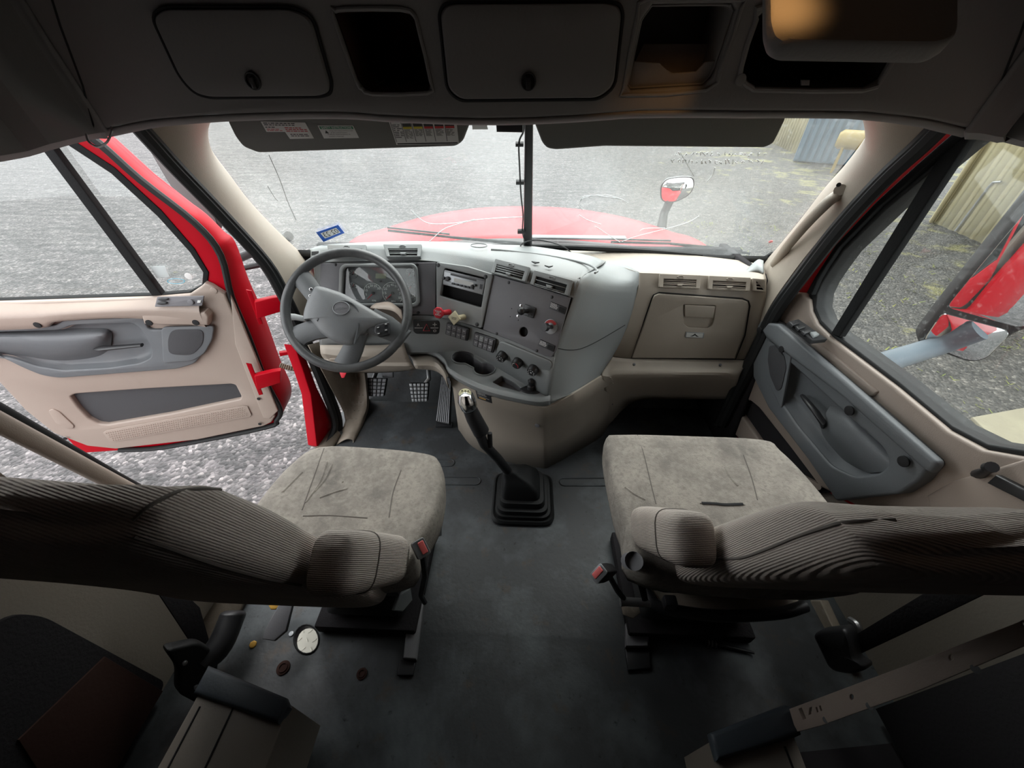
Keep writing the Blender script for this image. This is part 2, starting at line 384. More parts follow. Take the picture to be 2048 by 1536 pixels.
MB().box(A+V((0, 0, 2.6)), (.12, .12, 5.2)).build('corner_trim', shm, sh)
MB().tube([A+ax*.75+nn*.06+V((0, 0, .02)), A+ax*.8+nn*.06+V((0, 0, .9)), A+ax*.85+nn*.08+V((0, 0, 1.0)), A+ax*1.0+nn*.08+V((0, 0, 1.04))], .02, 8).build('conduit', M['steel'], sh, 'thin grey hooked conduit')
MB().poly(Frame(A+V((2.7, -.6, 5.25)), (0, 0, -1), V((0, 1, 0))), [(-2.4, -8), (6, -8), (6, 4), (-2.4, 4)], d=.08).build('roof', M['white'], sh)
# blurred far things seen past the misted corner of the windshield
bc = Z(1668, 332, GZ); bl = mat('blue_painted_steel', (.07, .12, .165), .5, (9, .2))
dm = thing('shipping_container', (bc.x, bc.y, GZ), 'dull blue steel container far off through the misted upper corner of the windshield', 'container')
dr = V((.86, -.5, 0)).normalized(); nb = V((.5, .86, 0)).normalized()
cb = MB(); cb.box(bc+nb*1.2+V((0, 0, 1.35)), (2.7, 2.2, 2.6), math.atan2(dr.y, dr.x)); cb.build('body', bl, dm)
for k in range(12): MB().box(bc+nb*.07+dr*(-1.25+k*.225)+V((0, 0, 1.35)), (.12, .06, 2.5), math.atan2(dr.y, dr.x)).build('rib', bl, dm)
yc = Z(1702, 336, GZ)-V((.7, 1.0, 0))
yl = thing('yellow_tank', (yc.x, yc.y, GZ), 'small yellow tank on legs in front of the far blue container', 'tank')
ym = mat('yellow_paint', (.24, .165, .02), .5)
yd = V((.8, -.6, 0)).normalized()
MB().tube([yc-yd*.75+V((0, 0, .95)), yc-yd*.65+V((0, 0, .95)), yc+yd*.65+V((0, 0, .95)), yc+yd*.75+V((0, 0, .95))], [.2, .28, .28, .2], 20).build('body', ym, yl)
for sx_ in (-.5, .5):
    for sy_ in (-.25, .25): MB().box(yc+yd*sx_+V((yd.y, -yd.x, 0))*sy_+V((0, 0, .38)), (.07, .07, .76), math.atan2(yd.y, yd.x)).build('leg', ym, yl)
fc = Z(1592, 306, GZ)
fs = thing('far_shed', (fc.x, fc.y, GZ), 'narrow cream building far off between the right visor and the blue container', 'building')
ribbed(fc+V((-.1, 0, 0)), fc+V((1.3, -.4, 0)), 5, MB()).build('wall', shm, fs, sol=.05)
ribbed(fc+V((-.1, 0, 0)), fc+V((.6, 4, 0)), 5, MB()).build('wall', shm, fs, sol=.05)

# ------------------------------------------------------------------ planes of the cab
def dx(y): return 1.174-.13*y                 # inner face of the passenger door at forward distance y
PD = Frame((1.174, 0, .75), (-1, -.13, 0)); LO = Frame((-1.134, 0, .75), (1, -.13, 0))
WS = Frame((0, 1.75, .84), (0, -.824, -.566)); WS = Frame((0, 1.75, .84), (0, -1, -.686))
DD = Frame((-1.36, 1.45, .75), (.164, -1, 0)); CP = Frame((0, 1.0, 1.373), (0, -1, -.095))

# truck bonnet outside
hd = thing('truck_hood', (0, 2.2, .7), 'red truck hood seen through the bottom of the windshield', 'hood')
prof = [(2.15, .735, 1.12), (2.4, .745, 1.18), (2.7, .735, 1.22), (3.0, .69, 1.22), (3.25, .60, 1.18), (3.45, .42, 1.12), (3.55, .1, 1.08), (3.58, -.5, 1.05)]
rows = []
for yv, zv, wv in prof:
    rows.append([V((wv*s, yv-abs(s)**3*.12, zv-(abs(s)**2.2)*.20-(.25 if abs(s) > 1.01 else 0))) for s in (-1.06, -1, -.85, -.6, -.3, 0, .3, .6, .85, 1, 1.06)])
MB().lat(rows, 4, 3).build('hood_panel', M['red'], hd, sol=.02)
MB().box((0, 2.6, -.1), (1.5, .8, 1.0)).build('hood_inside', M['black'], hd)
cw = MB().lat([[(x, 2.17-.06*abs(x), .735-.08*abs(x)**2.4) for x in (-1.05, -.6, 0, .6, 1.05)], [(x, 1.98-.07*abs(x), .765-.05*abs(x)**2.4) for x in (-1.08, -.6, 0, .6, 1.08)], [(x, 1.80-.03*abs(x), .80) for x in (-1.1, -.6, 0, .6, 1.1)]], 4)
cw.build('cowl', M['rubber'], hd, sol=.03)
MB().box((.28, 2.1, .765), (.5, .05, .01), bev=.003).build('cowl_plate', M['grey_dark'], hd)
# bonnet mirror
c = Y(1352, 386, 3.35)
hm = thing('hood_mirror', c, 'small convex mirror on a grey arm on the hood edge', 'mirror')
base = Y(1322, 462, 3.2)
MB().tube([base-V((0, 0, .08)), base, c+V((-.05, .02, -.16)), c+V((-.02, .03, -.05))], [.05, .04, .032, .032], 12).build('arm', M['rubber'], hm, 'grey mirror arm')
fm = Frame(c, (-.25, -1, .10))
out = [fm.l(*p) for p in [(1321, 405), (1321, 372), (1332, 358), (1360, 353), (1388, 354), (1389, 375), (1378, 391), (1352, 405)]]
rr = MB(); ro = rnd(out, .06)
cx_ = sum(p[0] for p in ro)/len(ro); cy_ = sum(p[1] for p in ro)/len(ro)
def shr(k): return [(cx_+(p[0]-cx_)*k, cy_+(p[1]-cy_)*k) for p in ro]
rr.rings([[fm.w(a, b, 0) for a, b in shr(1)], [fm.w(a, b, -.05) for a, b in shr(1.02)], [fm.w(a, b, -.10) for a, b in shr(.8)], [fm.w(a, b, -.12) for a, b in shr(.4)]]).build('housing', M['black'], hm)
MB().rings([[fm.w(a, b, .002) for a, b in shr(.93)], [fm.w(a, b, .012) for a, b in shr(.7)], [fm.w(a, b, .018) for a, b in shr(.4)], [fm.w(a, b, .02) for a, b in shr(.1)]], cap0=False).build('mirror_glass', M['mirror'], hm)

# ------------------------------------------------------------------ cab shell
FL = Frame((0, 0, 0), (0, 0, 1), V((0, 1, 0)))
fo = [(-1.09, -1.9), (1.14, -1.9), (1.14, .45), (1.12, 1.45), (1.06, 1.62), (-.98, 1.62), (-1.0, 1.36), (-1.07, .5), (-1.09, .3)]
hc = Z(613, 1279, 0)
fl = MB().poly(FL, [FL.loc((a, b, 0)) for a, b in fo], [[FL.loc(Z(613+25*math.cos(t*.314), 1279+29*math.sin(t*.314), 0)) for t in range(20)]], d=.03)
fl.lat([[(-1.0, 1.60, -.004), (1.0, 1.60, -.004)], [(-1.0, 1.80, .10), (1.0, 1.80, .10)], [(-1.0, 1.95, .30), (1.0, 1.95, .30)]], 1, 3)
fl.build('floor', M['mat'], label='worn dark rubber floor mat between and under the seats', cat='floor', kind='structure', loc=(0, 0, 0))
def rib_on_floor(a, b, wid, k_):
    p, q = Z(*a, 0), Z(*b, 0); d = (q-p).normalized(); s = V((-d.y, d.x, 0))*wid/2
    m = MB()
    pts = [p+s, q+s]+[q+s*math.cos(t)+d*wid/2*math.sin(t) for t in (.5, 1, 1.57, 2.1, 2.6)]+[q-s, p-s]
    m.tube([v+V((0, 0, .001)) for v in pts]+[pts[0]+V((0, 0, .001))], .0035, 6)
    m.build('trim_%d' % (14+k_), M['mat'], kind='structure', label=('long raised floor rib between driver seat and shifter boot', 'raised floor rib between shifter boot and passenger seat', 'short raised floor rib nearer the pedals')[k_])
for k_, (a, b) in enumerate((((770, 961), (952, 962)), ((1300, 964), (1128, 964)), ((780, 926), (900, 926)))): rib_on_floor(a, b, .042, k_)
wm = M['panel_dark']
def slab(name, pts, m, th=.03, kind='structure', label=None):
    return MB().rect([V(p) for p in pts]).build(name, m, kind=kind, sol=th, label=label, soff=0)
slab('wall_front', [(-1.02, 1.93, .02), (1.02, 1.93, .02), (1.02, 1.86, .80), (-1.02, 1.86, .80)], M['carpet'], label='dark firewall behind the dashboard and pedals')
slab('ceiling', [(-1.12, -1.9, 1.95), (1.12, -1.9, 1.95), (1.12, 1.2, 1.95), (-1.12, 1.2, 1.95)], M['header'], label='dark grey headliner over the cab')
slab('wall_back', [(-1.12, -1.9, 0), (1.12, -1.9, 0), (1.12, -1.9, 1.95), (-1.12, -1.9, 1.95)], M['carpet'], label='dark rear wall of the sleeper')
wl_ = Frame((-1.065, 0, .5), (1, 0, 0)); wr_ = Frame((1.12, 0, .5), (-1, 0, 0))
o = MB(); o.poly(wl_, [wl_.loc((0, a, b)) for a, b in [(-1.9, -.05), (.70, -.05), (.66, .06), (.54, .22), (.46, .40), (.46, 1.95), (-1.9, 1.95)]], d=.03); wl_o = o.build('wall_left', M['panel_dark'], label='tan side wall behind the driver seat', cat='wall', kind='structure')
o = MB(); o.poly(wr_, [wr_.loc((0, a, b)) for a, b in [(-1.9, -.05), (1.9, -.05), (1.9, .60), (1.3, .52), (.9, .45), (.46, .62), (.46, 1.95), (-1.9, 1.95)]], d=.03); wr_o = o.build('wall_right', M['panel_dark'], label='tan side wall behind the passenger seat', cat='wall', kind='structure')
MB().box((1.24, -.72, .55), (.05, 2.35, 2.9), bev=.02).build('outer_skin', M['red'], wr_o, 'red outer skin')
MB().box((-1.24, -.80, 1.0), (.05, 2.1, 2.0), bev=.02).build('outer_skin', M['red'], wl_o, 'red outer skin')
# dark opening low in the left side wall, with the rounded top corner
F = Frame((-1.045, 0, .5), (1, 0, 0))
q = [F.loc((0, a, b)) for a, b in [(-.9, .03), (.295, .03), (.30, .52), (.28, .585), (.20, .60), (-.9, .60)]]
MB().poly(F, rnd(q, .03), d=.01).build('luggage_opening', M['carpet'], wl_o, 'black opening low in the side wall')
MB().poly(F, [F.loc((0, a, b)) for a, b in [(.0, .03), (.275, .03), (.285, .30), (.12, .36)]], d=.012, off=.004).build('lining', M['bronze_dark'], wl_o, 'red brown lining board')
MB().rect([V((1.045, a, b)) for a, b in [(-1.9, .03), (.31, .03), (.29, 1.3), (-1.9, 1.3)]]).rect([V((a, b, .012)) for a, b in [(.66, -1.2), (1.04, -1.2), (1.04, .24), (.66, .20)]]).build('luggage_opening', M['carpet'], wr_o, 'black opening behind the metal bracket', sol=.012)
slab('wall_right_front', [(1.0, 1.28, .0), (.98, 1.93, .0), (.96, 1.93, .80), (.985, 1.50, .80), (1.0, 1.34, .45)], M['carpet'], label='dark footwell side on the passenger side under the dashboard')
# B-pillars
def strip(name, m, pts, w, d, **k):
    mb = MB(); mb.tube(pts, w, 12, ref=(0, 1, 0), flat=d); return mb.build(name, m, **k)
bl0, bl1 = X(222, 962, -1.03), X(0, 846, -1.03)
up = (bl1-bl0).normalized()
strip('trim_4', M['beige'], [bl0-up*.75, bl0, bl1, bl1+up*.7], .02, .9, kind='structure', label='beige rear edge trim of the driver door opening')
strip('trim_5', M['rubber'], [X(228, 955, -1.06)-up*.75, X(228, 955, -1.06), X(0, 825, -1.06), X(0, 825, -1.06)+up*.7], .016, 1, kind='structure', label='black rubber seal on the rear edge of the driver door opening')
# door sills
slab('trim_6', [(-1.06, .4, .005), (-.955, .4, .005), (-.93, 1.34, .005), (-1.0, 1.4, .005)], M['beige_dirty'], .03, label='worn tan sill plate of the driver door opening')
MB().pp(Frame((-1.03, .3, .9), (1, 0, 0)), [(-60, 1040), (5, 1050), (28, 1075), (25, 1110), (0, 1150), (-60, 1175)], d=.03, bev=.006).build('trim_13', M['blue_grey'], kind='structure', label='dark grey rounded trim piece on the wall behind the driver seat')
# header over the doors and windshield: overhead console
oc = thing('overhead_console', (0, 1.0, 1.4), 'dark grey overhead console with storage cabinets across the top of the windshield', 'overhead console')
L0 = [(-1.055, .1, 1.33), tuple(X(0, 306, -1.045)), tuple(X(95, 284, -.985)), tuple(Y(190, 262, .955))]
bot = [(190, 262), (245, 250), (300, 240), (420, 230), (600, 224), (700, 225), (760, 230), (870, 235), (960, 237), (1050, 236), (1150, 231), (1220, 226), (1280, 222), (1400, 221), (1500, 222), (1720, 223), (1850, 237), (1905, 249), (1960, 262)]
H1 = [(665, 28), (672, 22), (690, 18), (800, 18), (828, 30), (838, 60), (862, 165), (855, 186), (745, 188), (725, 178), (712, 160)]
H2 = [(1306, 8), (1468, 6), (1474, 20), (1436, 134), (1426, 156), (1409, 172), (1262, 181), (1256, 172), (1283, 40)]
H3 = [(1545, 8), (1512, 40), (1482, 135), (1484, 160), (1505, 177), (1530, 180), (1725, 181), (1762, 160), (1785, 122), (1850, 20), (1850, 8)]
fr = MB(); ob = [CP.l(*p) for p in bot]
topl = CP.loc(CP.w(0, .56)); xa, xb = ob[0][0], ob[-1][0]
fr.poly(CP, ob+[(xb, .56), (xa, .56)], [[CP.l(*p) for p in h] for h in (H1, H2, H3)], d=.02, bev=.006)
fr.lat([[CP.w(a, b, -.004) for a, b in ob], [CP.w(a, b-.012, -.03) for a, b in ob], [CP.w(a*1.02, -.03, -.40) for a, b in ob]], 2)
fr.lat([[CP.w(a, .56, -.02) for a, b in ob], [CP.w(a*1.02, .25, -.22) for a, b in ob], [CP.w(a*1.02, -.02, -.42) for a, b in ob]], 1)
for s in (-1, 1):
    P0 = CP.hit(190, 262) if s < 0 else CP.hit(1960, 262)
    e1 = X(0, 306, -1.045) if s < 0 else X(2048, 277, 1.045)
    m1 = X(95, 284, -.99) if s < 0 else X(2004, 270, .99)
    r0 = [P0+V((-s*.03, .004, .0)), P0, (P0+m1)/2+V((s*.004, 0, 0)), m1, e1, V((s*1.055, .55, 1.335)), V((s*1.06, .1, 1.335))]
    r1 = [V((p.x, p.y-.02, 1.5)) for p in r0]; r2 = [V((p.x, p.y-.05, 1.95)) for p in r0]
    rm = [p+V((s*.03, .02, -.012)) for p in r0]; rmo = [p+V((s*.10, .05, .0)) for p in r0]
    fr.lat([rmo, rm, r0, r1, r2], 3)
fr.build('console_shell', M['header'], oc, sol=.006, ang=35)
sm = MB(); sm.tube([CP.h(190, 262, .001), CP.h(165, 170, .001), CP.h(120, 50, .001), CP.h(95, -30, .001)], .002, 6).build('panel_seam', M['hole'], oc)
sm = MB(); sm.tube([CP.h(1962, 262, .001), CP.h(2000, 170, .001), CP.h(2040, 70, .001), CP.h(2075, -30, .001)], .002, 6).build('panel_seam', M['hole'], oc)
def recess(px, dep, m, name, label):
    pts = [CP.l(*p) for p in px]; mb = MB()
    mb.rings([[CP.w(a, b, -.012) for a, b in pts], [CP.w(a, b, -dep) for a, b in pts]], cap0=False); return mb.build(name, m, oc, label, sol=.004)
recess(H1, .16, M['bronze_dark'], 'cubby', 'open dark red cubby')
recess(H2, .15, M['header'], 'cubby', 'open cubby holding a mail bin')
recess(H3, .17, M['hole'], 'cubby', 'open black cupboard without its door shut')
def ring(px, r, m, name, k=1.0, off=0):
    pts = [CP.h(*p, off) for p in px]; MB().tube(cr(pts, 2, True)+[pts[0]], r, 8, cap=False).build(name, m, oc)
ring(H1, .004, M['header'], 'cubby_rim'); ring([(1298, -4), (1474, -2), (1482, 18), (1442, 138), (1412, 180), (1256, 190), (1248, 174), (1274, 36)], .004, M['header'], 'cubby_rim'); ring(H3, .005, M['header'], 'cubby_rim')
MB().tube([CP.h(735, 180, -.04), CP.h(738, 168, -.05), CP.h(752, 172, -.06), CP.h(770, 160, -.06)], .0015, 6).build('loose_wire', M['steel'], oc, 'thin loose wire end in the red cubby')
# mail bin
mb = MB(); pts = [(1268, 122), (1320, 126), (1334, 140), (1345, 146), (1392, 143), (1410, 124), (1438, 120), (1424, 156), (1406, 171), (1262, 179), (1257, 172)]
mb.pp(CP, pts, d=.006, off=-.015, bev=.002).build('mail_bin', M['grey_dark'], oc, 'grey scooped front of the mail bin')
MB().pp(CP, [(1288, 88), (1420, 88), (1432, 110), (1410, 150), (1268, 152), (1270, 126)], d=.004, off=-.085, bev=.001).build('mail_bin_back', M['beige'], oc, 'tan rear board of the mail bin')
D1 = [(309, 35), (332, 18), (586, 18), (625, 35), (662, 164), (660, 184), (641, 191), (422, 193), (391, 184), (363, 152)]
D2 = [(891, 12), (910, 8), (1215, 6), (1236, 12), (1242, 30), (1227, 171), (1196, 195), (922, 198), (897, 177), (882, 30)]
for D, (lx, ly), lab in ((D1, (513, 160), 'cabinet door above the driver'), (D2, (1057, 161), 'cabinet door in the middle')):
    pts = rnd([CP.l(*p) for p in D], .02); mb = MB()
    cx0 = sum(p[0] for p in pts)/len(pts); cy0 = sum(p[1] for p in pts)/len(pts)
    S = lambda k: [CP.w(cx0+(a-cx0)*k, cy0+(b-cy0)*(k-.02*(1-k)), 0) for a, b in pts]
    mb.rings([S(1)]+[[p+CP.n*h for p in S(k)] for k, h in ((.995, .006), (.975, .010), (.93, .011), (.5, .012), (.1, .012))], cap0=False)
    dd = mb.build('cabinet_door', M['header'], oc, lab)
    MB().tube([CP.w(a, b, .003) for a, b in [(cx0+(p[0]-cx0)*1.02, cy0+(p[1]-cy0)*1.03) for p in pts]]+[CP.w(cx0+(pts[0][0]-cx0)*1.02, cy0+(pts[0][1]-cy0)*1.03, .003)], .0032, 6, cap=False).build('door_gap', M['hole'], dd)
    lc = CP.l(lx, ly); lt = MB(); lt.poly(CP, circ(lc, .0155), [circ(lc, .0125)], d=.006, off=.017, bev=.001); lt.disc(CP, lc, .0125, d=.003, off=.014); lt.poly(CP, [(lc[0]-.0045, lc[1]-.012), (lc[0]+.0045, lc[1]-.012), (lc[0]+.0045, lc[1]+.007), (lc[0]-.0045, lc[1]+.007)], d=.006, off=.02, bev=.0015)
    lt.build('latch', M['black'], dd, 'black paddle latch')
lc = CP.l(1480, 159); MB().disc(CP, lc, .010, off=.006).build('hinge_cap', M['header'], oc)
MB().pp(CP, [(1603, 160), (1620, 160), (1619, 171), (1603, 171)], d=.005, off=.004).build('catch', M['grey_dark'], oc, 'small grey catch')
# raised cabinet door on the passenger side
FD = F3(V((0, .70, 1.476)), V((.3, .70, 1.476)), V((0, .92, 1.622)))
pts = [FD.l(*p) for p in [(1531, -60), (1532, 60), (1541, 88), (1562, 100), (1868, 105), (1896, 92), (1905, 70), (1906, -60)]]
pts = rnd(pts, .015); cx0 = sum(p[0] for p in pts)/len(pts); cy0 = sum(p[1] for p in pts)/len(pts)
mb = MB(); S = lambda k, h: [FD.w(cx0+(a-cx0)*k, cy0+(b-cy0)*k, h) for a, b in pts]
mb.rings([S(.97, -.014), S(1, -.008), S(1, 0), S(.985, .008), S(.95, .011), S(.3, .012)])
fd = mb.build('raised_cabinet_door', M['header'], oc, 'cabinet door swung up and left open')
MB().tube([FD.h(1690, 108, -.02), FD.h(1702, 112, -.02)], .004, 8).build('latch_tongue', M['silver'], fd, 'small bright latch tongue')
# reading lamp behind the raised door
dl = thing('dome_lamp', (.36, .50, 1.93), 'small warm dome lamp on the headliner', 'lamp')
fz = Frame((.36, .50, 1.932), (0, 0, -1), V((0, 1, 0)))
MB().disc(fz, (0, 0), .06, d=.02, off=.02, bev=.006).build('housing', M['header'], dl)
MB().disc(fz, (0, 0), .045, d=.004, off=.024).build('lens', mat('warm_lamp_lens', (1, .8, .5), .4, emit=((1, .5, .15), .6)), dl)
MB().tube([V((.36, .50, 1.92)), V((.355, .54, 1.80)), V((.345, .63, 1.70)), V((.34, .65, 1.668))], [.008, .008, .008, .022], 12).build('stalk', M['black'], dl)
lp = bpy.data.lights.new('bulb', 'SPOT'); lp.energy = .5; lp.color = (1, .50, .16); lp.shadow_soft_size = .018; lp.spot_size = math.radians(58); lp.spot_blend = 1
lpo = bpy.data.objects.new('bulb', lp); COL.objects.link(lpo); lpo.parent = dl; lpo.location = (-.02, .155, -.29); lpo.rotation_euler = (FD.hit(1535, 25)-V((.34, .655, 1.64))).to_track_quat('-Z', 'Y').to_euler()

# wire loop at the left header
MB().tube(cr([CP.h(172, 268, .04), CP.h(178, 284, .05), CP.h(196, 294, .05), CP.h(214, 284, .05), CP.h(224, 262, .04), CP.h(222, 255, .02)], 4), .0022, 6).build('wire_loop', M['steel'], label='thin bare wire loop hanging from the overhead console by the driver door', cat='wire')
# ------------------------------------------------------------------ windshield, post, pillars
def wsp(px, py, o=0): return WS.h(px, py, o)
lw = [(600, 512), (500, 403), (422, 297), (414, 268), (416, 244), (432, 226), (700, 205), (1056, 205), (1056, 500), (800, 498)]
rw = [(1056, 205), (1400, 205), (1700, 212), (1722, 226), (1738, 250), (1736, 263), (1728, 279), (1650, 375), (1552, 500), (1525, 520), (1478, 523), (1300, 506), (1056, 497)]
for nm, pts, lb in (('window_1', lw, 'misted driver side windshield pane'), ('window_2', rw, 'misted passenger side windshield pane')):
    w = MB().pp(WS, pts, d=.006, off=-.012, bev=.0005).build(nm, M['screen'], kind='structure', label=lb, cat='window')
    if nm == 'window_1':
        def crack(parent, pts, r=.0018, m='whiteline'): MB().tube(cr([wsp(a, b, -.020) for a, b in pts], 4), r, 6).build('crack', M[m], parent)
        crack(w, [(822, 420), (843, 440), (866, 448), (910, 446), (970, 438), (1046, 434)])
        crack(w, [(858, 484), (885, 460), (910, 450), (950, 439)])
        crack(w, [(538, 310), (560, 360), (575, 402), (592, 440)], .0012, 'felt'); crack(w, [(535, 372), (550, 396), (556, 402)], .001, 'felt')
        MB().pp(WS, [(944, 250), (974, 250), (976, 259), (945, 259)], d=.001, off=-.008).build('tag_strip', M['label'], w, 'small white strip label')
    else:
        for pts in ([(1160, 401), (1170, 392), (1200, 392), (1240, 398), (1256, 406)], [(1165, 420), (1158, 408), (1170, 395), (1210, 390), (1242, 398)], [(1158, 430), (1175, 440), (1202, 449)],
                    [(1244, 483), (1275, 472), (1330, 458), (1375, 445), (1398, 432)], [(1280, 462), (1290, 457), (1330, 456)], [(1360, 304), (1375, 330), (1388, 352)], [(1430, 335), (1425, 350), (1415, 362)], [(1190, 452), (1220, 472), (1240, 484)]):
            crack(w, pts, .0014)
        # two lines of hand-written white paint marks on the outside of the glass, too faint to read
        sc = MB(); random.seed(3)
        for y0, x0, x1, hgt in ((311, 1350, 1530, 9), (327, 1342, 1522, 11)):
            x = x0
            while x < x1:
                wv = random.uniform(4, 8); pts = []
                for k in range(4): pts.append(wsp(x+wv*random.random(), y0-hgt*random.random()*.9+(x-x0)*.012, -.020))
                sc.tube(pts, .0016, 5); x += wv+random.choice((1, 1, 3, 7))
        sc.build('white_scrawl', M['white'], w, 'two lines of smeared white paint writing')
        MB().disc(WS, WS.l(1543, 492), .008, off=-.020).build('red_dot', M['red_plastic'], w, 'small red dot')
# registration sticker, seen from its back so the numbers read mirrored
sk = thing('inspection_sticker', wsp(660, 468), 'blue bordered white date sticker on the lower corner of the driver side windshield', 'sticker')
q = [(632, 465), (676, 450), (689, 466), (647, 484)]
MB().pp(WS, q, d=.001, off=-.006, bev=.0002).build('border', M['blue_ink'], sk)
MB().pp(WS, [(641, 467), (672, 456), (681, 465), (650, 477)], d=.001, off=-.0045, bev=.0002).build('field', M['white'], sk)
t = qf(WS, [(644, 466.5), (672, 457.5), (679, 464.5), (651, 475)], -.004)
MB().text('02\u00b723', [t[1], t[0], t[3], t[2]]).build('lettering', M['ink'], sk)
# windshield centre post with its cable
f0 = WS
MB().pp(WS, [(1050, 200), (1067, 200), (1064, 492), (1047, 494)], d=.035, off=.02, bev=.008).build('trim_3', M['black'], label='black centre post of the windshield', kind='structure')
MB().tube(cr([wsp(a, b, .0) for a, b in [(470, 540), (600, 514), (700, 503), (900, 497), (1056, 493), (1250, 500), (1400, 512), (1480, 522), (1520, 521), (1546, 508)]], 4), .013, 8).build('trim_7', M['rubber'], label='black rubber seal along the bottom of the windshield', kind='structure')
cb = thing('post_cable', wsp(1046, 380, .02), 'thin black cable clipped beside the windshield centre post', 'cable')
MB().tube(cr([wsp(a, b, .02) for a, b in [(1048, 238), (1047, 262), (1038, 285), (1039, 330), (1042, 390), (1046, 430), (1045, 465), (1052, 484), (1060, 492)]], 5), .003, 6).build('cord', M['black'], cb)
for yv, xv in ((291, 1038), (367, 1039), (465, 1042)): MB().pp(WS, [(xv-7, yv-3), (xv+9, yv-3), (xv+9, yv+3), (xv-7, yv+3)], d=.012, off=.026, bev=.001).build('clip', M['black'], cb)
tg = Frame(Y(1016, 250, 1.30), (0, -1, .1))
tb = thing('toll_box', Y(1016, 250, 1.30), 'small black box stuck to the windshield top beside the centre post', 'box')
MB().pp(tg, [(989, 205), (1046, 205), (1046, 265), (993, 264)], d=.03, bev=.004).build('case', M['black'], tb)
MB().pp(tg, [(1000, 212), (1036, 212), (1036, 222), (1000, 222)], d=.05, off=-.025).build('pad', M['rubber'], tb)
# A pillars
def pillar(name, inner, outer, pf, lab, s):
    a = cr([WS.h(*p, .004) for p in inner], 6); b = cr([pf.h(*p, 0) for p in outer], 6)
    n = 40
    def rs(c):
        ln = [0]
        for p, q_ in zip(c, c[1:]): ln.append(ln[-1]+(q_-p).length)
        o = []
        for k in range(n+1):
            t = ln[-1]*k/n; i = 0
            while i < len(c)-2 and ln[i+1] < t: i += 1
            o.append(c[i].lerp(c[i+1], (t-ln[i])/max(ln[i+1]-ln[i], 1e-6)))
        return o
    a, b = rs(a), rs(b); rows = []
    for p, q_ in zip(a, b):
        m = (p+q_)/2; out = (V((0, .9, 1.1))-m); out = out.normalized()*min(.05, (p-q_).length*.28)
        row = [p-out*.9]+[p.lerp(q_, k/8)+out*math.sin(math.pi*k/8) for k in range(9)]+[q_+V((s*.03, .02, 0))]
        rows.append(row)
    return MB().lat(rows, 1).build(name, M['taupe'], kind='structure', label=lab, sol=.004)
LOP = Frame((-1.134, 0, .75), (1, -.13, 0)); ROP = Frame((1.134, 0, .75), (-1, -.13, 0))
pillar('trim_1', [(440, 215), (428, 232), (416, 256), (422, 297), (460, 350), (500, 403), (556, 462), (612, 515), (660, 560)], [(255, 225), (281, 247), (312, 280), (344, 319), (437, 412), (531, 512), (578, 584), (600, 640), (618, 700)], LOP, 'beige windshield pillar on the driver side', -1)
pillar('trim_2', [(1705, 205), (1719, 225), (1735, 261), (1728, 279), (1690, 330), (1650, 375), (1600, 440), (1548, 503), (1522, 530), (1500, 570)], [(1900, 218), (1872, 246), (1826, 285), (1780, 330), (1740, 366), (1650, 465), (1590, 540), (1539, 614), (1528, 650), (1515, 720)], ROP, 'beige windshield pillar on the passenger side with the grab handle', 1)
def seal(name, pts, fr_, r, lab, offs=(0,)):
    mb = MB()
    for o in offs: mb.tube(cr([fr_.h(a+o, b, -.004) for a, b in pts], 4), r, 8)
    return mb.build(name, M['rubber'], kind='structure', label=lab)
sl = [(240, 232), (264, 245), (300, 283), (352, 340), (437, 428), (525, 525), (562, 588), (592, 650), (628, 730), (652, 790), (668, 835), (668, 862), (652, 892), (636, 912)]
seal('trim_8', sl, LOP, .017, 'black ribbed rubber seal around the open driver doorway', (0, 9))
sr = [(1905, 232), (1883, 246), (1836, 292), (1760, 362), (1672, 458), (1600, 550), (1548, 622), (1520, 680), (1490, 740), (1460, 800), (1436, 850)]
seal('trim_9', sr, ROP, .020, 'black rubber seal around the closed passenger door', (0, 8))
MB().pp(LOP, [(588, 690), (604, 694), (634, 775), (664, 835), (664, 858), (640, 895), (634, 892), (628, 840), (622, 790), (606, 740)], d=.05, off=-.03, bev=.004).build('trim_10', M['red'], kind='structure', label='red painted cab body edge below the driver door hinges')
kp = F3(LOP.hit(640, 740)+V((.02, 0, 0)), LOP.hit(690, 840)+V((.03, 0, 0)), Z(735, 800, .0))
k1 = [LOP.hit(606, 690)+V((.02, 0, 0)), LOP.hit(650, 770)+V((.02, 0, 0)), LOP.hit(682, 838)+V((.02, 0, -.01)), LOP.hit(655, 893)+V((.01, 0, -.02))]
k2 = [V((-.93, 1.62, .42)), V((-.90, 1.60, .20)), Z(712, 835, .03), Z(690, 880, .02)]
k3 = [V((-.84, 1.66, .42)), Z(733, 795, .10), Z(724, 838, .025), Z(704, 880, .012)]
k4 = [V((-.84, 1.70, .42)), Z(737, 800, .0), Z(728, 842, .0), Z(706, 886, .0)]
kk = MB().lat([cr(k, 4) for k in (k1, k2, k3, k4)], 1, 4).build('kick_panel', M['beige_dirty'], label='dirty tan kick panel left of the clutch pedal', cat='kick panel', sol=.004)
for a, b in ((718, 790), (727, 790), (713, 805), (722, 804), (708, 821), (717, 821), (703, 837), (713, 837)):
    p = onto(kk, [(a, b)])[0]; MB().tube([p-V((0, 0, .006)), p+V((0, -.001, .003))], .0065, 12).build('dimple', M['beige_dirty'], kk)

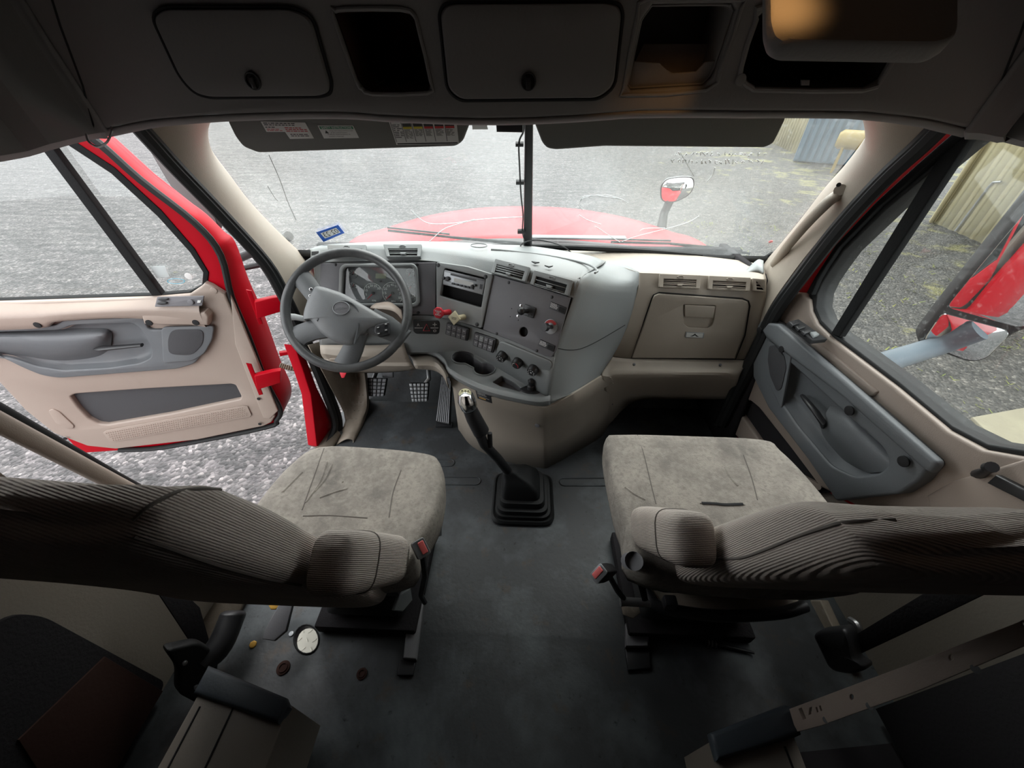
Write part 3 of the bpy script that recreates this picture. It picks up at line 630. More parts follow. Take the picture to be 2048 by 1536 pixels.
# ------------------------------------------------------------------ sun visors
VF = F3(V((0, 1.215, 1.37)), V((1, 1.215, 1.37)), V((0, 1.262, 1.24)))
v1 = [(453, 240), (463, 232), (600, 214), (950, 214), (943, 240), (926, 284), (912, 294), (516, 307), (486, 295), (470, 275)]
v2 = [(1058, 208), (1500, 208), (1566, 222), (1574, 235), (1548, 288), (1530, 297), (1209, 294), (1112, 301), (1094, 298), (1084, 287), (1068, 245)]
vd = thing('sun_visor', VF.hit(700, 260), 'dark grey sun visor with paper labels above the driver side windshield', 'sun visor', 'sun visors')
MB().pp(VF, v1, d=.022, bev=.008, r=.01).build('flap', M['visor'], vd)
MB().pp(VF, [(514, 230), (526, 229), (528, 237), (517, 238)], d=.012, off=.004, bev=.001).build('mount_clip', M['silver'], vd, 'small metal mounting clip')
MB().pp(VF, [(751, 226), (770, 226), (770, 229), (752, 229)], d=.006, off=.006).build('slot_clip', M['black'], vd)
vp = thing('sun_visor', VF.hit(1320, 250), 'plain dark grey sun visor above the passenger side windshield', 'sun visor', 'sun visors')
MB().pp(VF, v2, d=.022, bev=.008, r=.01).build('flap', M['visor'], vp)
MB().pp(VF, [(1493, 221), (1503, 221), (1503, 227), (1494, 227)], d=.012, off=.004, bev=.001).build('mount_clip', M['silver'], vp, 'small metal mounting clip')
def lines(mb, q, n, u0, u1, v0, v1, fill=.5, seed=1):
    rs = random.Random(seed)
    for k in range(n):
        v = v0+(v1-v0)*k/n; u = u0
        while u < u1-.03:
            wv = rs.uniform(.03, .10); mb.rect(sq(q, u, v, min(u+wv, u1), v+(v1-v0)/n*fill)); u += wv+.018
            if u > u1-rs.uniform(0, .25)*(u1-u0): break
s1 = MB().pp(VF, [(521, 243), (610, 245), (628, 277), (580, 278), (570, 264), (533, 264)], d=.001, off=.0012, bev=.0002).build('sticker', M['label'], vd, 'white L-shaped warning sticker')
q = qf(VF, [(521, 243), (610, 245), (628, 277), (539, 277)], .0016)
t = MB(); lines(t, q, 2, .04, .9, .06, .26, .5, 2); lines(t, q, 1, .04, .3, .30, .40, .5, 3); lines(t, q, 2, .52, .92, .72, .92, .45, 4); t.build('print', M['ink'], s1)
t = MB(); lines(t, q, 2, .05, .42, .42, .58, .45, 5); lines(t, q, 3, .47, .95, .32, .62, .5, 6); t.build('print', M['red_ink'], s1, 'red print')
s2 = MB().pp(VF, [(635, 251), (706, 251), (718, 276), (648, 277)], d=.001, off=.0012, bev=.0002).build('sticker', M['label'], vd, 'white and green SAFETY INSTRUCTIONS sticker')
q = qf(VF, [(635, 251), (706, 251), (718, 276), (648, 277)], .0016)
MB().rect(sq(q, .03, .06, .97, .28)).build('green_band', M['green_ink'], s2)
q3 = qf(VF, [(635, 251), (706, 251), (718, 276), (648, 277)], .0020)
MB().text('SAFETY INSTRUCTIONS', sq(q3, .07, .09, .93, .25), True).build('lettering', M['label'], s2)
t = MB(); t.text('Keep instruments and floor clear', sq(q3, .27, .36, .93, .46)); t.text('of all control levers.', sq(q3, .27, .50, .75, .60)); t.text('Follow instructions in', sq(q3, .17, .64, .8, .74)); t.text('owner\u2019s manual.', sq(q3, .17, .79, .6, .89))
tri = sq(q3, .11, .36, .22, .60); t.b.faces.new([t.b.verts.new(v) for v in (tri[0], tri[1], (tri[2]+tri[3])/2)]); t.build('print', M['ink'], s2)
s3 = MB().pp(VF, [(776, 239), (912, 236), (918, 288), (793, 290)], d=.001, off=.0012, bev=.0002).build('sticker', M['label'], vd, 'large printed chart sticker with coloured headings')
qq = [(776, 239), (912, 236), (918, 288), (793, 290)]; q = qf(VF, qq, .0016); q4 = qf(VF, qq, .0021)
t = MB(); t.rect(sq(q, .02, .02, .98, .11)); t.rect(sq(q, .02, .93, .98, .98))
for u in (.02, .175, .33, .485, .64, .82): t.rect(sq(q, u-.004, .11, u+.004, .88))
for k in range(5):
    u = .185+.16*k; t.rect(sq(q, u, .16, u+.135, .29))
    lines(t, q, 9, u+.005, u+.125, .40, .40+.09*random.Random(k).randint(3, 5), .45, 20+k)
lines(t, q, 8, .03, .165, .2, .75, .4, 40); t.build('print', M['ink'], s3)
MB().text('DRIVER INFORMATION SYSTEM FAULT LIGHTS', sq(q4, .1, .035, .9, .095), True).build('lettering', M['label'], s3)
for k, c in enumerate(('yellow_ink', 'yellow_ink', 'red_ink', 'red_ink', 'red_ink')):
    u = .185+.16*k; MB().rect(sq(q, u, .29, u+.135, .375)).build('heading', M[c], s3)

# ------------------------------------------------------------------ open driver door
dd_ = thing('truck_door', DD.hit(500, 800), 'open red driver door with beige inner panel swung out over the gravel', 'truck door', kind='thing')
outer = [(-150, 250), (60, 236), (150, 246), (200, 284), (281, 356), (390, 440), (444, 506), (466, 590), (500, 669), (536, 760), (563, 815), (556, 842), (531, 857), (332, 897), (232, 903), (160, 908), (125, 870), (60, 800), (-150, 640)]
wh = [(-130, 603), (0, 601), (312, 590), (378, 584), (404, 570), (406, 545), (380, 505), (315, 433), (222, 347), (120, 280), (60, 262), (-130, 262)]
wsh = [(a, b+14 if b > 575 else b) for a, b in wh]
DDe = MB(); he = [((130, 240), .05), ((150, 246), .06), ((200, 284), .065), ((281, 356), .07), ((350, 408), .075), ((390, 440), .085), ((424, 478), .10), ((444, 506), .125), ((466, 590), .165), ((500, 669), .18), ((536, 760), .18), ((560, 808), .175), ((560, 835), .17), ((545, 850), .165), ((531, 857), .16)]
hq = cr([V((*DD.l(*p), t_)) for p, t_ in he], 4)
rg = []
for a_, p in enumerate(hq):
    t0 = (hq[min(a_+1, len(hq)-1)]-hq[max(a_-1, 0)]); nn_ = V((t0.y, -t0.x, 0)).normalized(); ii = p+nn_*.055 if (V((0, 0, 0))+nn_).dot(V((*DD.l(300, 650), 0))-V((p.x, p.y, 0))) > 0 else p-nn_*.055
    rg.append([DD.w(p.x, p.y, -.004), DD.w(p.x+.004, p.y, -.012), DD.w(p.x+.004, p.y, -p.z+.01), DD.w(p.x, p.y, -p.z), DD.w(ii.x, ii.y, -p.z), DD.w(ii.x, ii.y, -.004)])
DDe.rings(rg)
DDe.build('hinge_edge', M['red'], dd_, 'red painted front edge of the door')
dsh = MB().pp(DD, outer, [wsh], d=.09, off=0, bev=.012).build('door_shell', M['red'], dd_)
MB().pp(DD, [(-134, 606), (0, 604), (314, 594), (384, 587), (414, 570), (417, 545), (388, 497), (322, 421), (228, 335), (132, 272), (60, 252), (-134, 252)], [wh], d=.03, off=.004, bev=.002).build('window_frame', M['felt'], dd_, 'dark grey felt window channel')
MB().pp(DD, wh, d=.005, off=-.03, bev=.0005).build('window_glass', M['pane'], dd_)
MB().pp(DD, [(80, 272), (100, 268), (335, 588), (317, 592)], d=.03, off=.006, bev=.004).build('division_bar', M['felt'], dd_, 'slanted black window divider')
MB().tube(cr([DD.h(a, b, .012) for a, b in [(140, 246), (200, 288), (281, 360), (390, 446), (441, 510), (463, 594), (497, 674), (532, 764), (560, 818), (553, 840), (531, 855), (332, 894), (239, 900)]], 4), .013, 8).build('door_seal', M['rubber'], dd_)
pan = [(-150, 606), (0, 600), (314, 590), (384, 584), (408, 568), (416, 560), (430, 566), (455, 582), (500, 690), (544, 799), (554, 826), (546, 838), (531, 845), (400, 872), (239, 890), (183, 884), (116, 858), (60, 812), (0, 746), (-150, 655)]
ins = [(-160, 655), (0, 650), (126, 641), (143, 630), (299, 625), (309, 650), (427, 648), (425, 670), (412, 700), (398, 717), (365, 727), (250, 736), (133, 745), (100, 740), (66, 726), (0, 693), (-160, 690)]
pocket = [(149, 785), (160, 780), (300, 770), (468, 761), (476, 763), (487, 785), (486, 791), (350, 820), (222, 842), (205, 840), (186, 830), (165, 808)]
holeD = [(-150, 662), (10, 654), (135, 650), (160, 640), (280, 636), (300, 655), (316, 690), (312, 706), (290, 716), (230, 725), (140, 730), (90, 722), (40, 705), (-150, 680)]
MB().pp(DD, pan, [pocket, [(60+(a-60)*1.02, 690+(b-690)*1.06) for a, b in holeD]], d=.03, off=.028, bev=.008, hr=.01).build('trim_panel', M['beige'], dd_)
MB().pp(DD, [(140, 775), (500, 752), (502, 800), (180, 850)], d=.004, off=.006).build('map_pocket', M['grille'], dd_, 'dark charcoal map pocket')
MB().pp(DD, [(460, 590), (470, 612), (556, 822), (540, 838), (526, 836), (470, 690)], d=.012, off=.032, bev=.006).build('hinge_edge_trim', M['beige'], dd_)
# beige rail below the window
rl = MB(); q0 = [(-150, 607), (0, 600), (130, 598), (312, 591), (408, 583)]; q1 = [(-150, 650), (0, 646), (110, 641), (145, 628), (300, 623), (425, 640)]
def ledge(top, botm, h0, h1, nm, m):
    t = [DD.l(*p) for p in top]; b = [DD.l(*p) for p in botm]
    tt = cr([(p[0], p[1], 0) for p in t], 6); bb = cr([(p[0], p[1], 0) for p in b], 6); n = 24
    g = lambda c, k: c[min(int(k/n*(len(c)-1)), len(c)-1)]
    rows = [[DD.w(g(tt, k).x, g(tt, k).y, h0) for k in range(n+1)], [DD.w(g(tt, k).x*.7+g(bb, k).x*.3, g(tt, k).y*.7+g(bb, k).y*.3, h1) for k in range(n+1)], [DD.w(g(tt, k).x*.4+g(bb, k).x*.6, g(tt, k).y*.4+g(bb, k).y*.6, h1+.006) for k in range(n+1)], [DD.w(g(bb, k).x, g(bb, k).y, h1-.004) for k in range(n+1)], [DD.w(g(bb, k).x, g(bb, k).y, h0) for k in range(n+1)]]
    return MB().lat(rows, 1, 3).build(nm, m, dd_)
ledge(q0, q1, .02, .065, 'window_rail', M['beige'])
sp_ = MB().pp(DD, [(296, 617), (420, 614), (428, 622), (427, 640), (302, 637)], d=.05, off=.070, bev=.008).build('switch_pod', M['beige'], dd_)
FP = F3(DD.h(309, 612, .072), DD.h(405, 612, .072), DD.h(400, 595, .066))
sw = MB().pp(FP, [(314, 594), (408, 592), (404, 612), (309, 614)], d=.006, off=.004, bev=.002, r=.004).build('switch_plate', M['grey_dark'], dd_)
for a, b in ((329, 597), (327, 605)): MB().poly(FP, circ(FP.l(a, b), .019, 20, .0065), d=.009, off=.012, bev=.003).build('window_switch', M['black'], sw)
MB().disc(FP, FP.l(384, 603), .011, d=.01, off=.012, bev=.002).build('mirror_knob', M['grey_dark'], sw); MB().pp(FP, [(395, 601), (402, 601), (401, 606), (394, 606)], d=.006, off=.007).build('button', M['label'], sw)
for a, b in ((103, 633), (318, 629), (408, 629), (434, 575)):
    MB().disc(DD, DD.l(a, b), .013, d=.004, off=.073 if a < 430 else .031, bev=.001).build('screw_recess', M['hole'] if a < 430 else M['beige'], dd_)
# grey armrest insert with a dished pull pocket
am = MB(); pi = rnd([DD.l(*p) for p in ins], .02); icx, icy = DD.l(60, 690)
hole = [DD.l(*p) for p in holeD]
am.poly(DD, pi, [rnd(hole, .02)], d=.03, off=.044, bev=.006)
hp = rnd(hole, .02); hcx = sum(p[0] for p in hp)/len(hp); hcy = sum(p[1] for p in hp)/len(hp)
Sh = lambda k, h, dyy=0: [DD.w(hcx+(a-hcx)*k, hcy+(b-hcy)*k+dyy, h) for a, b in hp]
am.rings([Sh(1.01, .04), Sh(.98, .02), Sh(.93, .008), Sh(.85, .004), Sh(.3, .003)], cap0=False)
arm = am.build('armrest_panel', M['slate'], dd_)
am = MB(); am.lat([[DD.h(a, b, c) for a, b, c in r] for r in ([(-140, 664, .01), (10, 660, .0), (120, 656, .0), (205, 655, .0), (222, 662, .0)], [(-140, 672, .06), (10, 674, .055), (120, 676, .05), (200, 672, .045), (224, 670, .01)], [(-140, 690, .05), (30, 700, .05), (120, 708, .045), (190, 700, .03), (222, 690, .01)], [(-140, 690, .0), (50, 715, .0), (120, 722, .0), (190, 716, .0), (222, 700, .0)])], 5, 4)
am.build('arm_pad', M['slate'], dd_)
MB().tube([DD.h(190, 698, .03), DD.h(205, 697, .055), DD.h(240, 694, .06), DD.h(284, 690, .055)], [.008, .017, .014, .012], 12, flat=.6).build('pull_handle', M['black'], dd_, 'black textured pull handle')
MB().pp(DD, [(322, 655), (428, 652), (424, 680), (408, 708), (385, 722), (326, 727)], d=.012, off=.050, bev=.004, r=.02).build('speaker_pod', M['slate'], dd_)
MB().pp(DD, [(342, 660), (407, 659), (406, 688), (384, 711), (337, 709), (335, 680)], d=.004, off=.053, bev=.0015, r=.03).build('speaker_grille', M['grille'], dd_, 'charcoal speaker grille')
gs = MB().pp(DD, [(206, 866), (212, 861), (486, 812), (495, 813), (503, 830), (500, 834), (232, 884), (219, 884)], d=.004, off=.034, bev=.002).build('vent_strip', M['beige'], dd_, 'beige strip of raised dots')
qv = qf(DD, [(208, 865), (490, 813), (500, 831), (226, 883)], .034); vm = MB()
for i in range(62):
    for j in range(5):
        c = sq(qv, (i+.5+.5*(j % 2))/63, (j+.5)/5, (i+.5)/63+.001, (j+.5)/5+.001)[0]
        vm.box(c, (.0045, .0045, .0045), DD.m)
vm.build('dots', M['beige'], gs, kind='stuff')
MB().pp(DD, [(96, 822), (104, 818), (118, 824), (148, 852), (146, 858), (132, 858), (112, 848)], d=.006, off=.033, bev=.003, r=.01).build('cover_cap', M['beige'], dd_)
for a, b in ((523, 788), (525, 838), (142, 866)): MB().disc(DD, DD.l(a, b), .008, d=.003, off=.040, bev=.0005).build('screw', M['hole'], dd_)
# hinges, check strap and wiring sleeve on the red hinge edge
hx = V((-1.055, 1.50, 0)); HF = Frame(hx, (.45, -1, 0))
for py0, py1, nm in ((590, 632, 'hinge'), (737, 773, 'hinge')):
    a = Y(505, py0+20, 1.56); 
    MB().pp(HF, [(510, py0+8), (545, py0), (562, py0-2), (562, py1-14), (515, py1)], d=.03, off=.02, bev=.004).build(nm, M['red'], dd_, 'red door hinge')
    MB().pp(HF, [(492, py0-10), (503, py0-8), (526, py1+16), (518, py1+18)], d=.008, off=.006, bev=.002).build('hinge_plate', M['red'], dd_)
MB().pp(HF, [(558, 706), (594, 702), (594, 707), (560, 713)], d=.02, off=.02, bev=.002).build('check_strap', M['red'], dd_)
hz = [HF.h(560, 730, .01), HF.h(580, 736, .02), HF.h(605, 740, .02), HF.h(628, 738, .0)]
hh = cr(hz, 10); rs = [.011+.0022*(k % 2) for k in range(len(hh))]
MB().tube(hh, rs, 12).build('wiring_sleeve', mat('tan_rubber_bellows', (.13, .09, .06), .6), dd_, 'brown ribbed wiring sleeve')
# quarter window stickers
MB().pp(DD, [(301, 533), (330, 532), (339, 554), (313, 556)], d=.001, off=-.022, bev=.0002).build('window_sticker', mat('pale_sticker', (.62, .68, .68), .5), dd_, 'pale square window sticker')
MB().poly(DD, circ(DD.l(346, 567), .034, 24, .012), [circ(DD.l(346, 567), .031, 24, .0105)], d=.001, off=-.022, bev=.0001).build('window_sticker', mat('light_blue_print', (.10, .45, .62), .5), dd_, 'pale blue oval printed mark')
MB().disc(DD, DD.l(371, 557), .014, d=.001, off=-.022, bev=.0001).build('window_sticker', M['white'], dd_, 'small white oval sticker')

# driver side mirror beyond the pillar
mc = Y(352, 372, 1.95)
lm = thing('side_mirror', mc, 'dark driver side mirror between the open door and the windshield pillar', 'mirror', 'side mirrors')
lf = Frame(mc, (.42, -1, .2))
pts = rnd([lf.l(*p) for p in [(296, 296), (310, 302), (365, 345), (405, 385), (440, 452), (432, 470), (360, 400), (330, 355)]], .03); bx = sum(p[0] for p in pts)/len(pts); by = sum(p[1] for p in pts)/len(pts)
S = lambda k, h: [lf.w(bx+(a-bx)*k, by+(b-by)*k, h) for a, b in pts]
MB().rings([S(.96, 0), S(1, -.01), S(1, -.06), S(.8, -.12), S(.3, -.14)]).build('housing', M['rubber'], lm)
MB().rings([S(.93, .002), S(.5, .003)]).build('mirror_glass', mat('dusty_mirror', (.10, .09, .09), .35, spec=.8), lm, 'dusty dark mirror glass')
MB().tube([lf.h(432, 470, -.05), lf.h(470, 520, -.08), V((-1.10, 1.78, .86))], .022, 10).build('bracket', M['black'], lm)

# ------------------------------------------------------------------ closed passenger door
pdr = thing('truck_door', PD.hit(1700, 800), 'closed passenger door with beige panel and grey armrest', 'truck door', kind='thing')
glassP = [(1633, 589), (1644, 565), (1660, 540), (1686, 503), (1770, 420), (1859, 345), (1920, 292), (1960, 260), (2120, 250), (2120, 910), (2048, 900), (1974, 888), (1903, 852), (1796, 763), (1700, 690), (1668, 668), (1640, 640), (1630, 615)]
opn = [(1622, 590), (1634, 562), (1650, 535), (1676, 496), (1758, 412), (1848, 336), (1905, 286), (1950, 250), (2135, 238), (2135, 925), (2048, 913), (1964, 898), (1893, 860), (1788, 772), (1690, 697), (1658, 674), (1630, 646), (1619, 618)]
shell = [(1545, 640), (1556, 612), (1600, 552), (1680, 462), (1770, 368), (1850, 280), (1890, 215), (2180, 150), (2180, 1120), (1900, 1120), (1500, 900), (1440, 850), (1480, 770)]
MB().pp(PD, shell, [opn], d=.06, off=-.03, bev=.008).build('door_shell', M['red'], pdr)
opw = [(1838+(a-1838)*1.025, 600+(b-600)*1.02) for a, b in opn]
MB().pp(PD, opw, [glassP], d=.07, off=-.018, bev=.006).build('window_frame', M['rubber'], pdr, 'black rubber window surround')
MB().pp(PD, [(1612, 586), (1628, 556), (1670, 490), (1750, 405), (1836, 326), (1900, 270), (1960, 232), (2140, 225), (2140, 238), (1950, 250), (1905, 286), (1848, 336), (1758, 412), (1676, 496), (1650, 535), (1634, 562), (1622, 590)], d=.02, off=.0, bev=.004).build('frame_trim', M['felt'], pdr)
MB().pp(PD, glassP, d=.005, off=-.05, bev=.0005).build('window_glass', M['pane'], pdr)
MB().pp(PD, [(1660, 668), (1678, 674), (1958, 246), (1918, 246)], d=.025, off=-.012, bev=.004).build('division_bar', M['felt'], pdr, 'slanted black window divider')
panP = [(1536, 655), (1560, 612), (1578, 584), (1602, 586), (1616, 600), (1618, 622), (1630, 648), (1658, 676), (1690, 700), (1788, 775), (1893, 863), (1964, 901), (2048, 916), (2135, 928), (2180, 1100), (1900, 1110), (1500, 900), (1450, 850), (1490, 760)]
pk = [(1477, 822), (1492, 801), (1500, 801), (1517, 815), (1580, 895), (1640, 975), (1600, 980), (1540, 915)]
hP = [(1583, 705), (1594, 714), (1700, 808), (1800, 895), (1812, 925), (1790, 945), (1740, 952), (1690, 930), (1620, 850), (1578, 790), (1572, 750)]
MB().pp(PD, panP, [pk, [(1690+(a-1690)*1.05, 830+(b-830)*1.05) for a, b in hP]], d=.03, off=0, bev=.008, hr=.008).build('trim_panel', M['beige'], pdr)
MB().pp(PD, [(1460, 800), (1500, 790), (1660, 985), (1600, 990)], d=.006, off=-.024).build('map_pocket', M['carpet'], pdr, 'black map pocket')
aP = [(1538, 648), (1545, 640), (1559, 638), (1575, 646), (1700, 752), (1800, 838), (1893, 920), (1895, 930), (1882, 944), (1870, 960), (1830, 985), (1700, 1000), (1640, 915), (1560, 815), (1528, 752), (1529, 690)]
hP = [(1583, 705), (1594, 714), (1700, 808), (1800, 895), (1812, 925), (1790, 945), (1740, 952), (1690, 930), (1620, 850), (1578, 790), (1572, 750)]
mb = MB(); mb.pp(PD, aP, [hP], d=.05, off=.045, bev=.008, hr=.02, r=.01)
hp = rnd([PD.l(*p) for p in hP], .02); bx = sum(p[0] for p in hp)/len(hp); by = sum(p[1] for p in hp)/len(hp)
S = lambda k, h: [PD.w(bx+(a-bx)*k, by+(b-by)*k, h) for a, b in hp]
mb.rings([S(1.01, .04), S(.97, .02), S(.9, .004), S(.8, -.004), S(.3, -.006)], cap0=False)
mb.build('armrest_panel', M['slate'], pdr)
MB().lat([[PD.h(a, b, c) for a, b, c in r] for r in ([(1660, 812, .0), (1700, 820, .005), (1760, 870, .005), (1808, 915, .005)], [(1652, 826, .02), (1690, 845, .038), (1745, 895, .04), (1795, 940, .03)], [(1650, 842, .02), (1672, 870, .036), (1715, 915, .036), (1750, 945, .03)], [(1640, 850, 0), (1650, 880, .0), (1690, 925, .0), (1730, 948, .0)])], 5, 4).build('arm_pad', M['slate'], pdr)
MB().pp(PD, [(1537, 660), (1550, 645), (1570, 648), (1700, 756), (1893, 922), (1892, 932), (1880, 946), (1858, 930), (1700, 792), (1584, 706), (1545, 675)], d=.03, off=.058, bev=.010, r=.008).build('rail', M['slate'], pdr, 'grey door rail with screw holes')
for a, b in ((1546, 659), (1592, 697), (1733, 819), (1846, 920)): MB().disc(PD, PD.l(a, b), .0125 if a < 1700 else .015, d=.006, off=.0595, bev=.001).build('screw_recess', M['hole'], pdr)
MB().tube([PD.h(1606, 792, .012), PD.h(1612, 800, .04), PD.h(1632, 824, .048), PD.h(1645, 844, .04), PD.h(1645, 852, .012)], [.009, .011, .013, .014, .010], 12, flat=.7).build('pull_handle', M['black'], pdr, 'black textured pull handle')
MB().pp(PD, [(1535, 680), (1582, 710), (1562, 818), (1530, 752)], d=.01, off=.050, bev=.003, r=.012).build('speaker_pod', M['slate'], pdr)
MB().pp(PD, [(1538, 692), (1550, 690), (1568, 712), (1572, 735), (1562, 778), (1553, 782), (1540, 752), (1535, 720)], d=.003, off=.053, bev=.001, r=.01).build('speaker_grille', M['grille'], pdr, 'charcoal speaker grille')
# belt ledge, open switch pod and storage slot
MB().pp(PD, [(1640, 686), (1660, 690), (1775, 782), (1764, 792), (1752, 792), (1652, 712), (1632, 694)], d=.03, off=.006, bev=.006, r=.006).build('door_slot', M['beige'], pdr, 'long storage slot in the door top')
FQ = F3(PD.h(1577, 640, .06), PD.h(1625, 681, .06), PD.h(1597, 640, .012))
so = MB().pp(FQ, [(1577, 643), (1597, 638), (1655, 678), (1625, 681)], d=.015, off=.012, bev=.002).build('switch_opening', M['hole'], pdr, 'open black switch hole with loose switches')
for k, (a, b) in enumerate(((1588, 646), (1600, 654), (1612, 663))): MB().pp(FQ, [(a-7, b-2), (a+6, b-5), (a+12, b), (a-1, b+4)], d=.012, off=.018, bev=.003).build('loose_switch', M['black'], so)
MB().pp(FQ, [(1622, 663), (1632, 662), (1640, 668), (1630, 672)], d=.012, off=.022, bev=.004).build('switch_button', M['grey'], so, 'grey rocker switch')
# passenger mirror outside
n_ = V((-.513, -.858, 0)); mo = X(1950, 600, 1.52); MF = Frame(mo, n_)
pm = thing('side_mirror', mo, 'large two-part passenger mirror outside the window reflecting the red truck side', 'mirror', 'side mirrors')
hs = [(1838, 690), (1836, 676), (1880, 618), (1960, 520), (2080, 370), (2210, 380), (2210, 560), (2120, 640), (2026, 668), (1978, 718), (1955, 726), (1930, 724)]
g1 = [(1893, 615), (1962, 530), (2090, 378), (2200, 388), (2200, 556), (2112, 632), (2040, 656)]
g2 = [(1844, 684), (1880, 630), (1890, 626), (2026, 662), (1974, 714), (1952, 721), (1930, 718)]
MB().pp(MF, hs, d=.09, off=0, bev=.015, r=.03).build('housing', M['rubber'], pm)
MB().pp(MF, g1, d=.003, off=.003, bev=.001, r=.02).build('mirror_glass', M['mirror'], pm, 'large flat mirror glass')
p2 = rnd([MF.l(*p) for p in g2], .03); bx = sum(p[0] for p in p2)/len(p2); by = sum(p[1] for p in p2)/len(p2)
S = lambda k, h: [MF.w(bx+(a-bx)*k, by+(b-by)*k, h) for a, b in p2]
MB().rings([S(1, .002), S(.98, .005), S(.75, .0085), S(.5, .011), S(.25, .0125), S(.05, .013)], cap0=False).build('mirror_glass', M['mirror'], pm, 'small convex mirror glass')
MB().tube(cr([PD.h(1700, 752, -.10), PD.h(1760, 728, -.16), X(1830, 706, 1.42), X(1880, 690, 1.52), X(1960, 660, 1.56)], 5), .036, 14).build('arm', M['steel_blue'], pm, 'pale blue tubular mirror arm')
# grab handle on the passenger pillar
gh = thing('grab_handle', WS.h(1620, 440, .05), 'beige grab handle on the passenger windshield pillar', 'handle')
hp_ = [WS.h(1685, 376, .10), WS.h(1680, 386, .15), WS.h(1655, 405, .19), WS.h(1615, 445, .20), WS.h(1575, 492, .19), WS.h(1548, 528, .165)]
MB().tube(cr(hp_, 6), [.0175]*26+[.0165]*5, 14, flat=.8).build('grip', M['taupe'], gh)
for a, b in ((1682, 378), (1562, 520)):
    p = WS.h(a, b, .05); e = WS.h(a-2, b+2, .17); MB().tube([p-(e-p)*.5, p, e], [.024, .021, .016], 14).build('mount', M['taupe'], gh)
MB().tube([WS.h(1677, 370, .150), WS.h(1677.5, 369.5, .157)], .006, 12).build('screw_hole', M['hole'], gh)
# anchor stalk and strap at the rear pillar
an = thing('seat_belt_anchor', X(1972, 942, 1.08), 'small black knob and belt anchor on the rear pillar behind the passenger door', 'belt anchor')
MB().tube([X(1958, 950, 1.10), X(1968, 944, 1.07), X(1980, 937, 1.05)], [.014, .009, .0085], 12).build('knob', M['black'], an)
MB().tube([X(1976, 936, 1.053), X(1984, 934, 1.045)], .012, 12).build('cap', M['black'], an)
MB().pp(Frame((1.07, .5, .9), (-1, 0, 0)), [(1972, 966), (1990, 950), (2060, 985), (2060, 1010)], d=.02, bev=.004).build('strap_guide', M['black'], an)
MB().pp(Frame((1.085, .5, .9), (-1, 0, 0)), [(1905, 960), (2070, 910), (2120, 1100), (1880, 1100), (1850, 990)], d=.03, bev=.01).build('trim_11', M['beige'], kind='structure', label='beige rear door pillar beside the passenger seat back')
# ------------------------------------------------------------------ dashboard
db = thing('dashboard', (.1, 1.5, .0), 'grey and beige truck dashboard with gauges and radio under the windshield', 'dashboard')
FG = F3(Y(641, 526, 1.46), Y(871, 524, 1.445), Y(871, 632, 1.375))
FR = F3(Y(872, 524, 1.445), Y(986, 549, 1.365), Y(872, 632, 1.375))
FW = F3(Y(986, 549, 1.365), Y(1143, 592, 1.205), FR.hit(964, 658))
def g(p): return Y(*p)
r1 = [(618, 498, 1.70), (655, 489, 1.75), (775, 483, 1.80), (872, 483, 1.80), (985, 488, 1.78), (1062, 492, 1.74), (1165, 508, 1.66), (1212, 522, 1.60)]
r2 = [(620, 499, 1.60), (655, 491, 1.66), (775, 486, 1.68), (872, 487, 1.66), (985, 493, 1.60), (1062, 497, 1.56), (1166, 512, 1.50), (1205, 528, 1.50)]
r3 = [(621, 501, 1.54), (655, 494, 1.525), (770, 492, 1.515), (872, 498, 1.505), (994, 519, 1.405), (1066, 538, 1.32), (1151, 558, 1.23), (1158, 556, 1.235)]
r4 = [(622, 507, 1.525), (652, 500, 1.51), (772, 500, 1.50), (872, 507, 1.485), (992, 527, 1.39), (1065, 546, 1.305), (1150, 568, 1.215), (1153, 568, 1.216)]
r5 = [(626, 523, 1.485), (645, 524, 1.468), (776, 521, 1.458), (872, 523, 1.447), (986, 549, 1.367), (1062, 569, 1.292), (1142, 594, 1.205), (1146, 594, 1.206)]
mb = MB(); mb.lat([[g(p) for p in r] for r in (r1, r2, r3, r4, r5)], 5)
def pull(v, k): return v+(v-EYE).normalized()*k
f5 = [FG.h(636, 620), FG.h(655, 626), FG.h(770, 632), FG.h(872, 632), FR.h(963, 658), FW.h(1035, 685), FW.h(1102, 712), FW.h(1107, 712)]
mb.lat([[g(p) for p in r5], [pull(g(p), .035) for p in r5], [pull(p, .035) for p in f5], f5], 5)
mb.build('upper_pad', M['grey'], db, sol=.004, ang=60)
# lower grey panel, shelf and lip
f6 = [Y(640, 690, 1.37), Y(655, 696, 1.37), Y(770, 704, 1.37), Y(868, 704, 1.35), Y(938, 703, 1.33), Y(1010, 743, 1.265), Y(1088, 790, 1.145), Y(1092, 790, 1.145)]
lp_ = MB(); lp_.lat([f5, [p.lerp(q_, .5) for p, q_ in zip(f5, f6)], f6], 5)
shb = [Z(816, 694, .50), Z(868, 690, .49), Z(905, 692, .475), Z(960, 714, .47), Z(1010, 743, .47), Z(1060, 774, .47), Z(1088, 788, .47), Z(1098, 790, .47)]
shf = [Z(816, 702, .485), Z(862, 702, .475), Z(890, 722, .47), Z(902, 743, .47), Z(951, 769, .47), Z(1000, 785, .47), Z(1070, 799, .47), Z(1100, 797, .47)]
lpb = [Z(816, 708, .455), Z(860, 708, .45), Z(886, 726, .43), Z(899, 749, .42), Z(951, 779, .42), Z(1000, 795, .42), Z(1074, 810, .42), Z(1100, 808, .42)]
lp_.lat([[p+V((0, .004, .012)) for p in shf], [p+V((0, -.008, -.002)) for p in shf], [p.lerp(q_, .5)+V((0, -.012, 0)) for p, q_ in zip(shf, lpb)], lpb], 5)
lp_.build('lower_panel', M['grey'], db, sol=.004, ang=50)
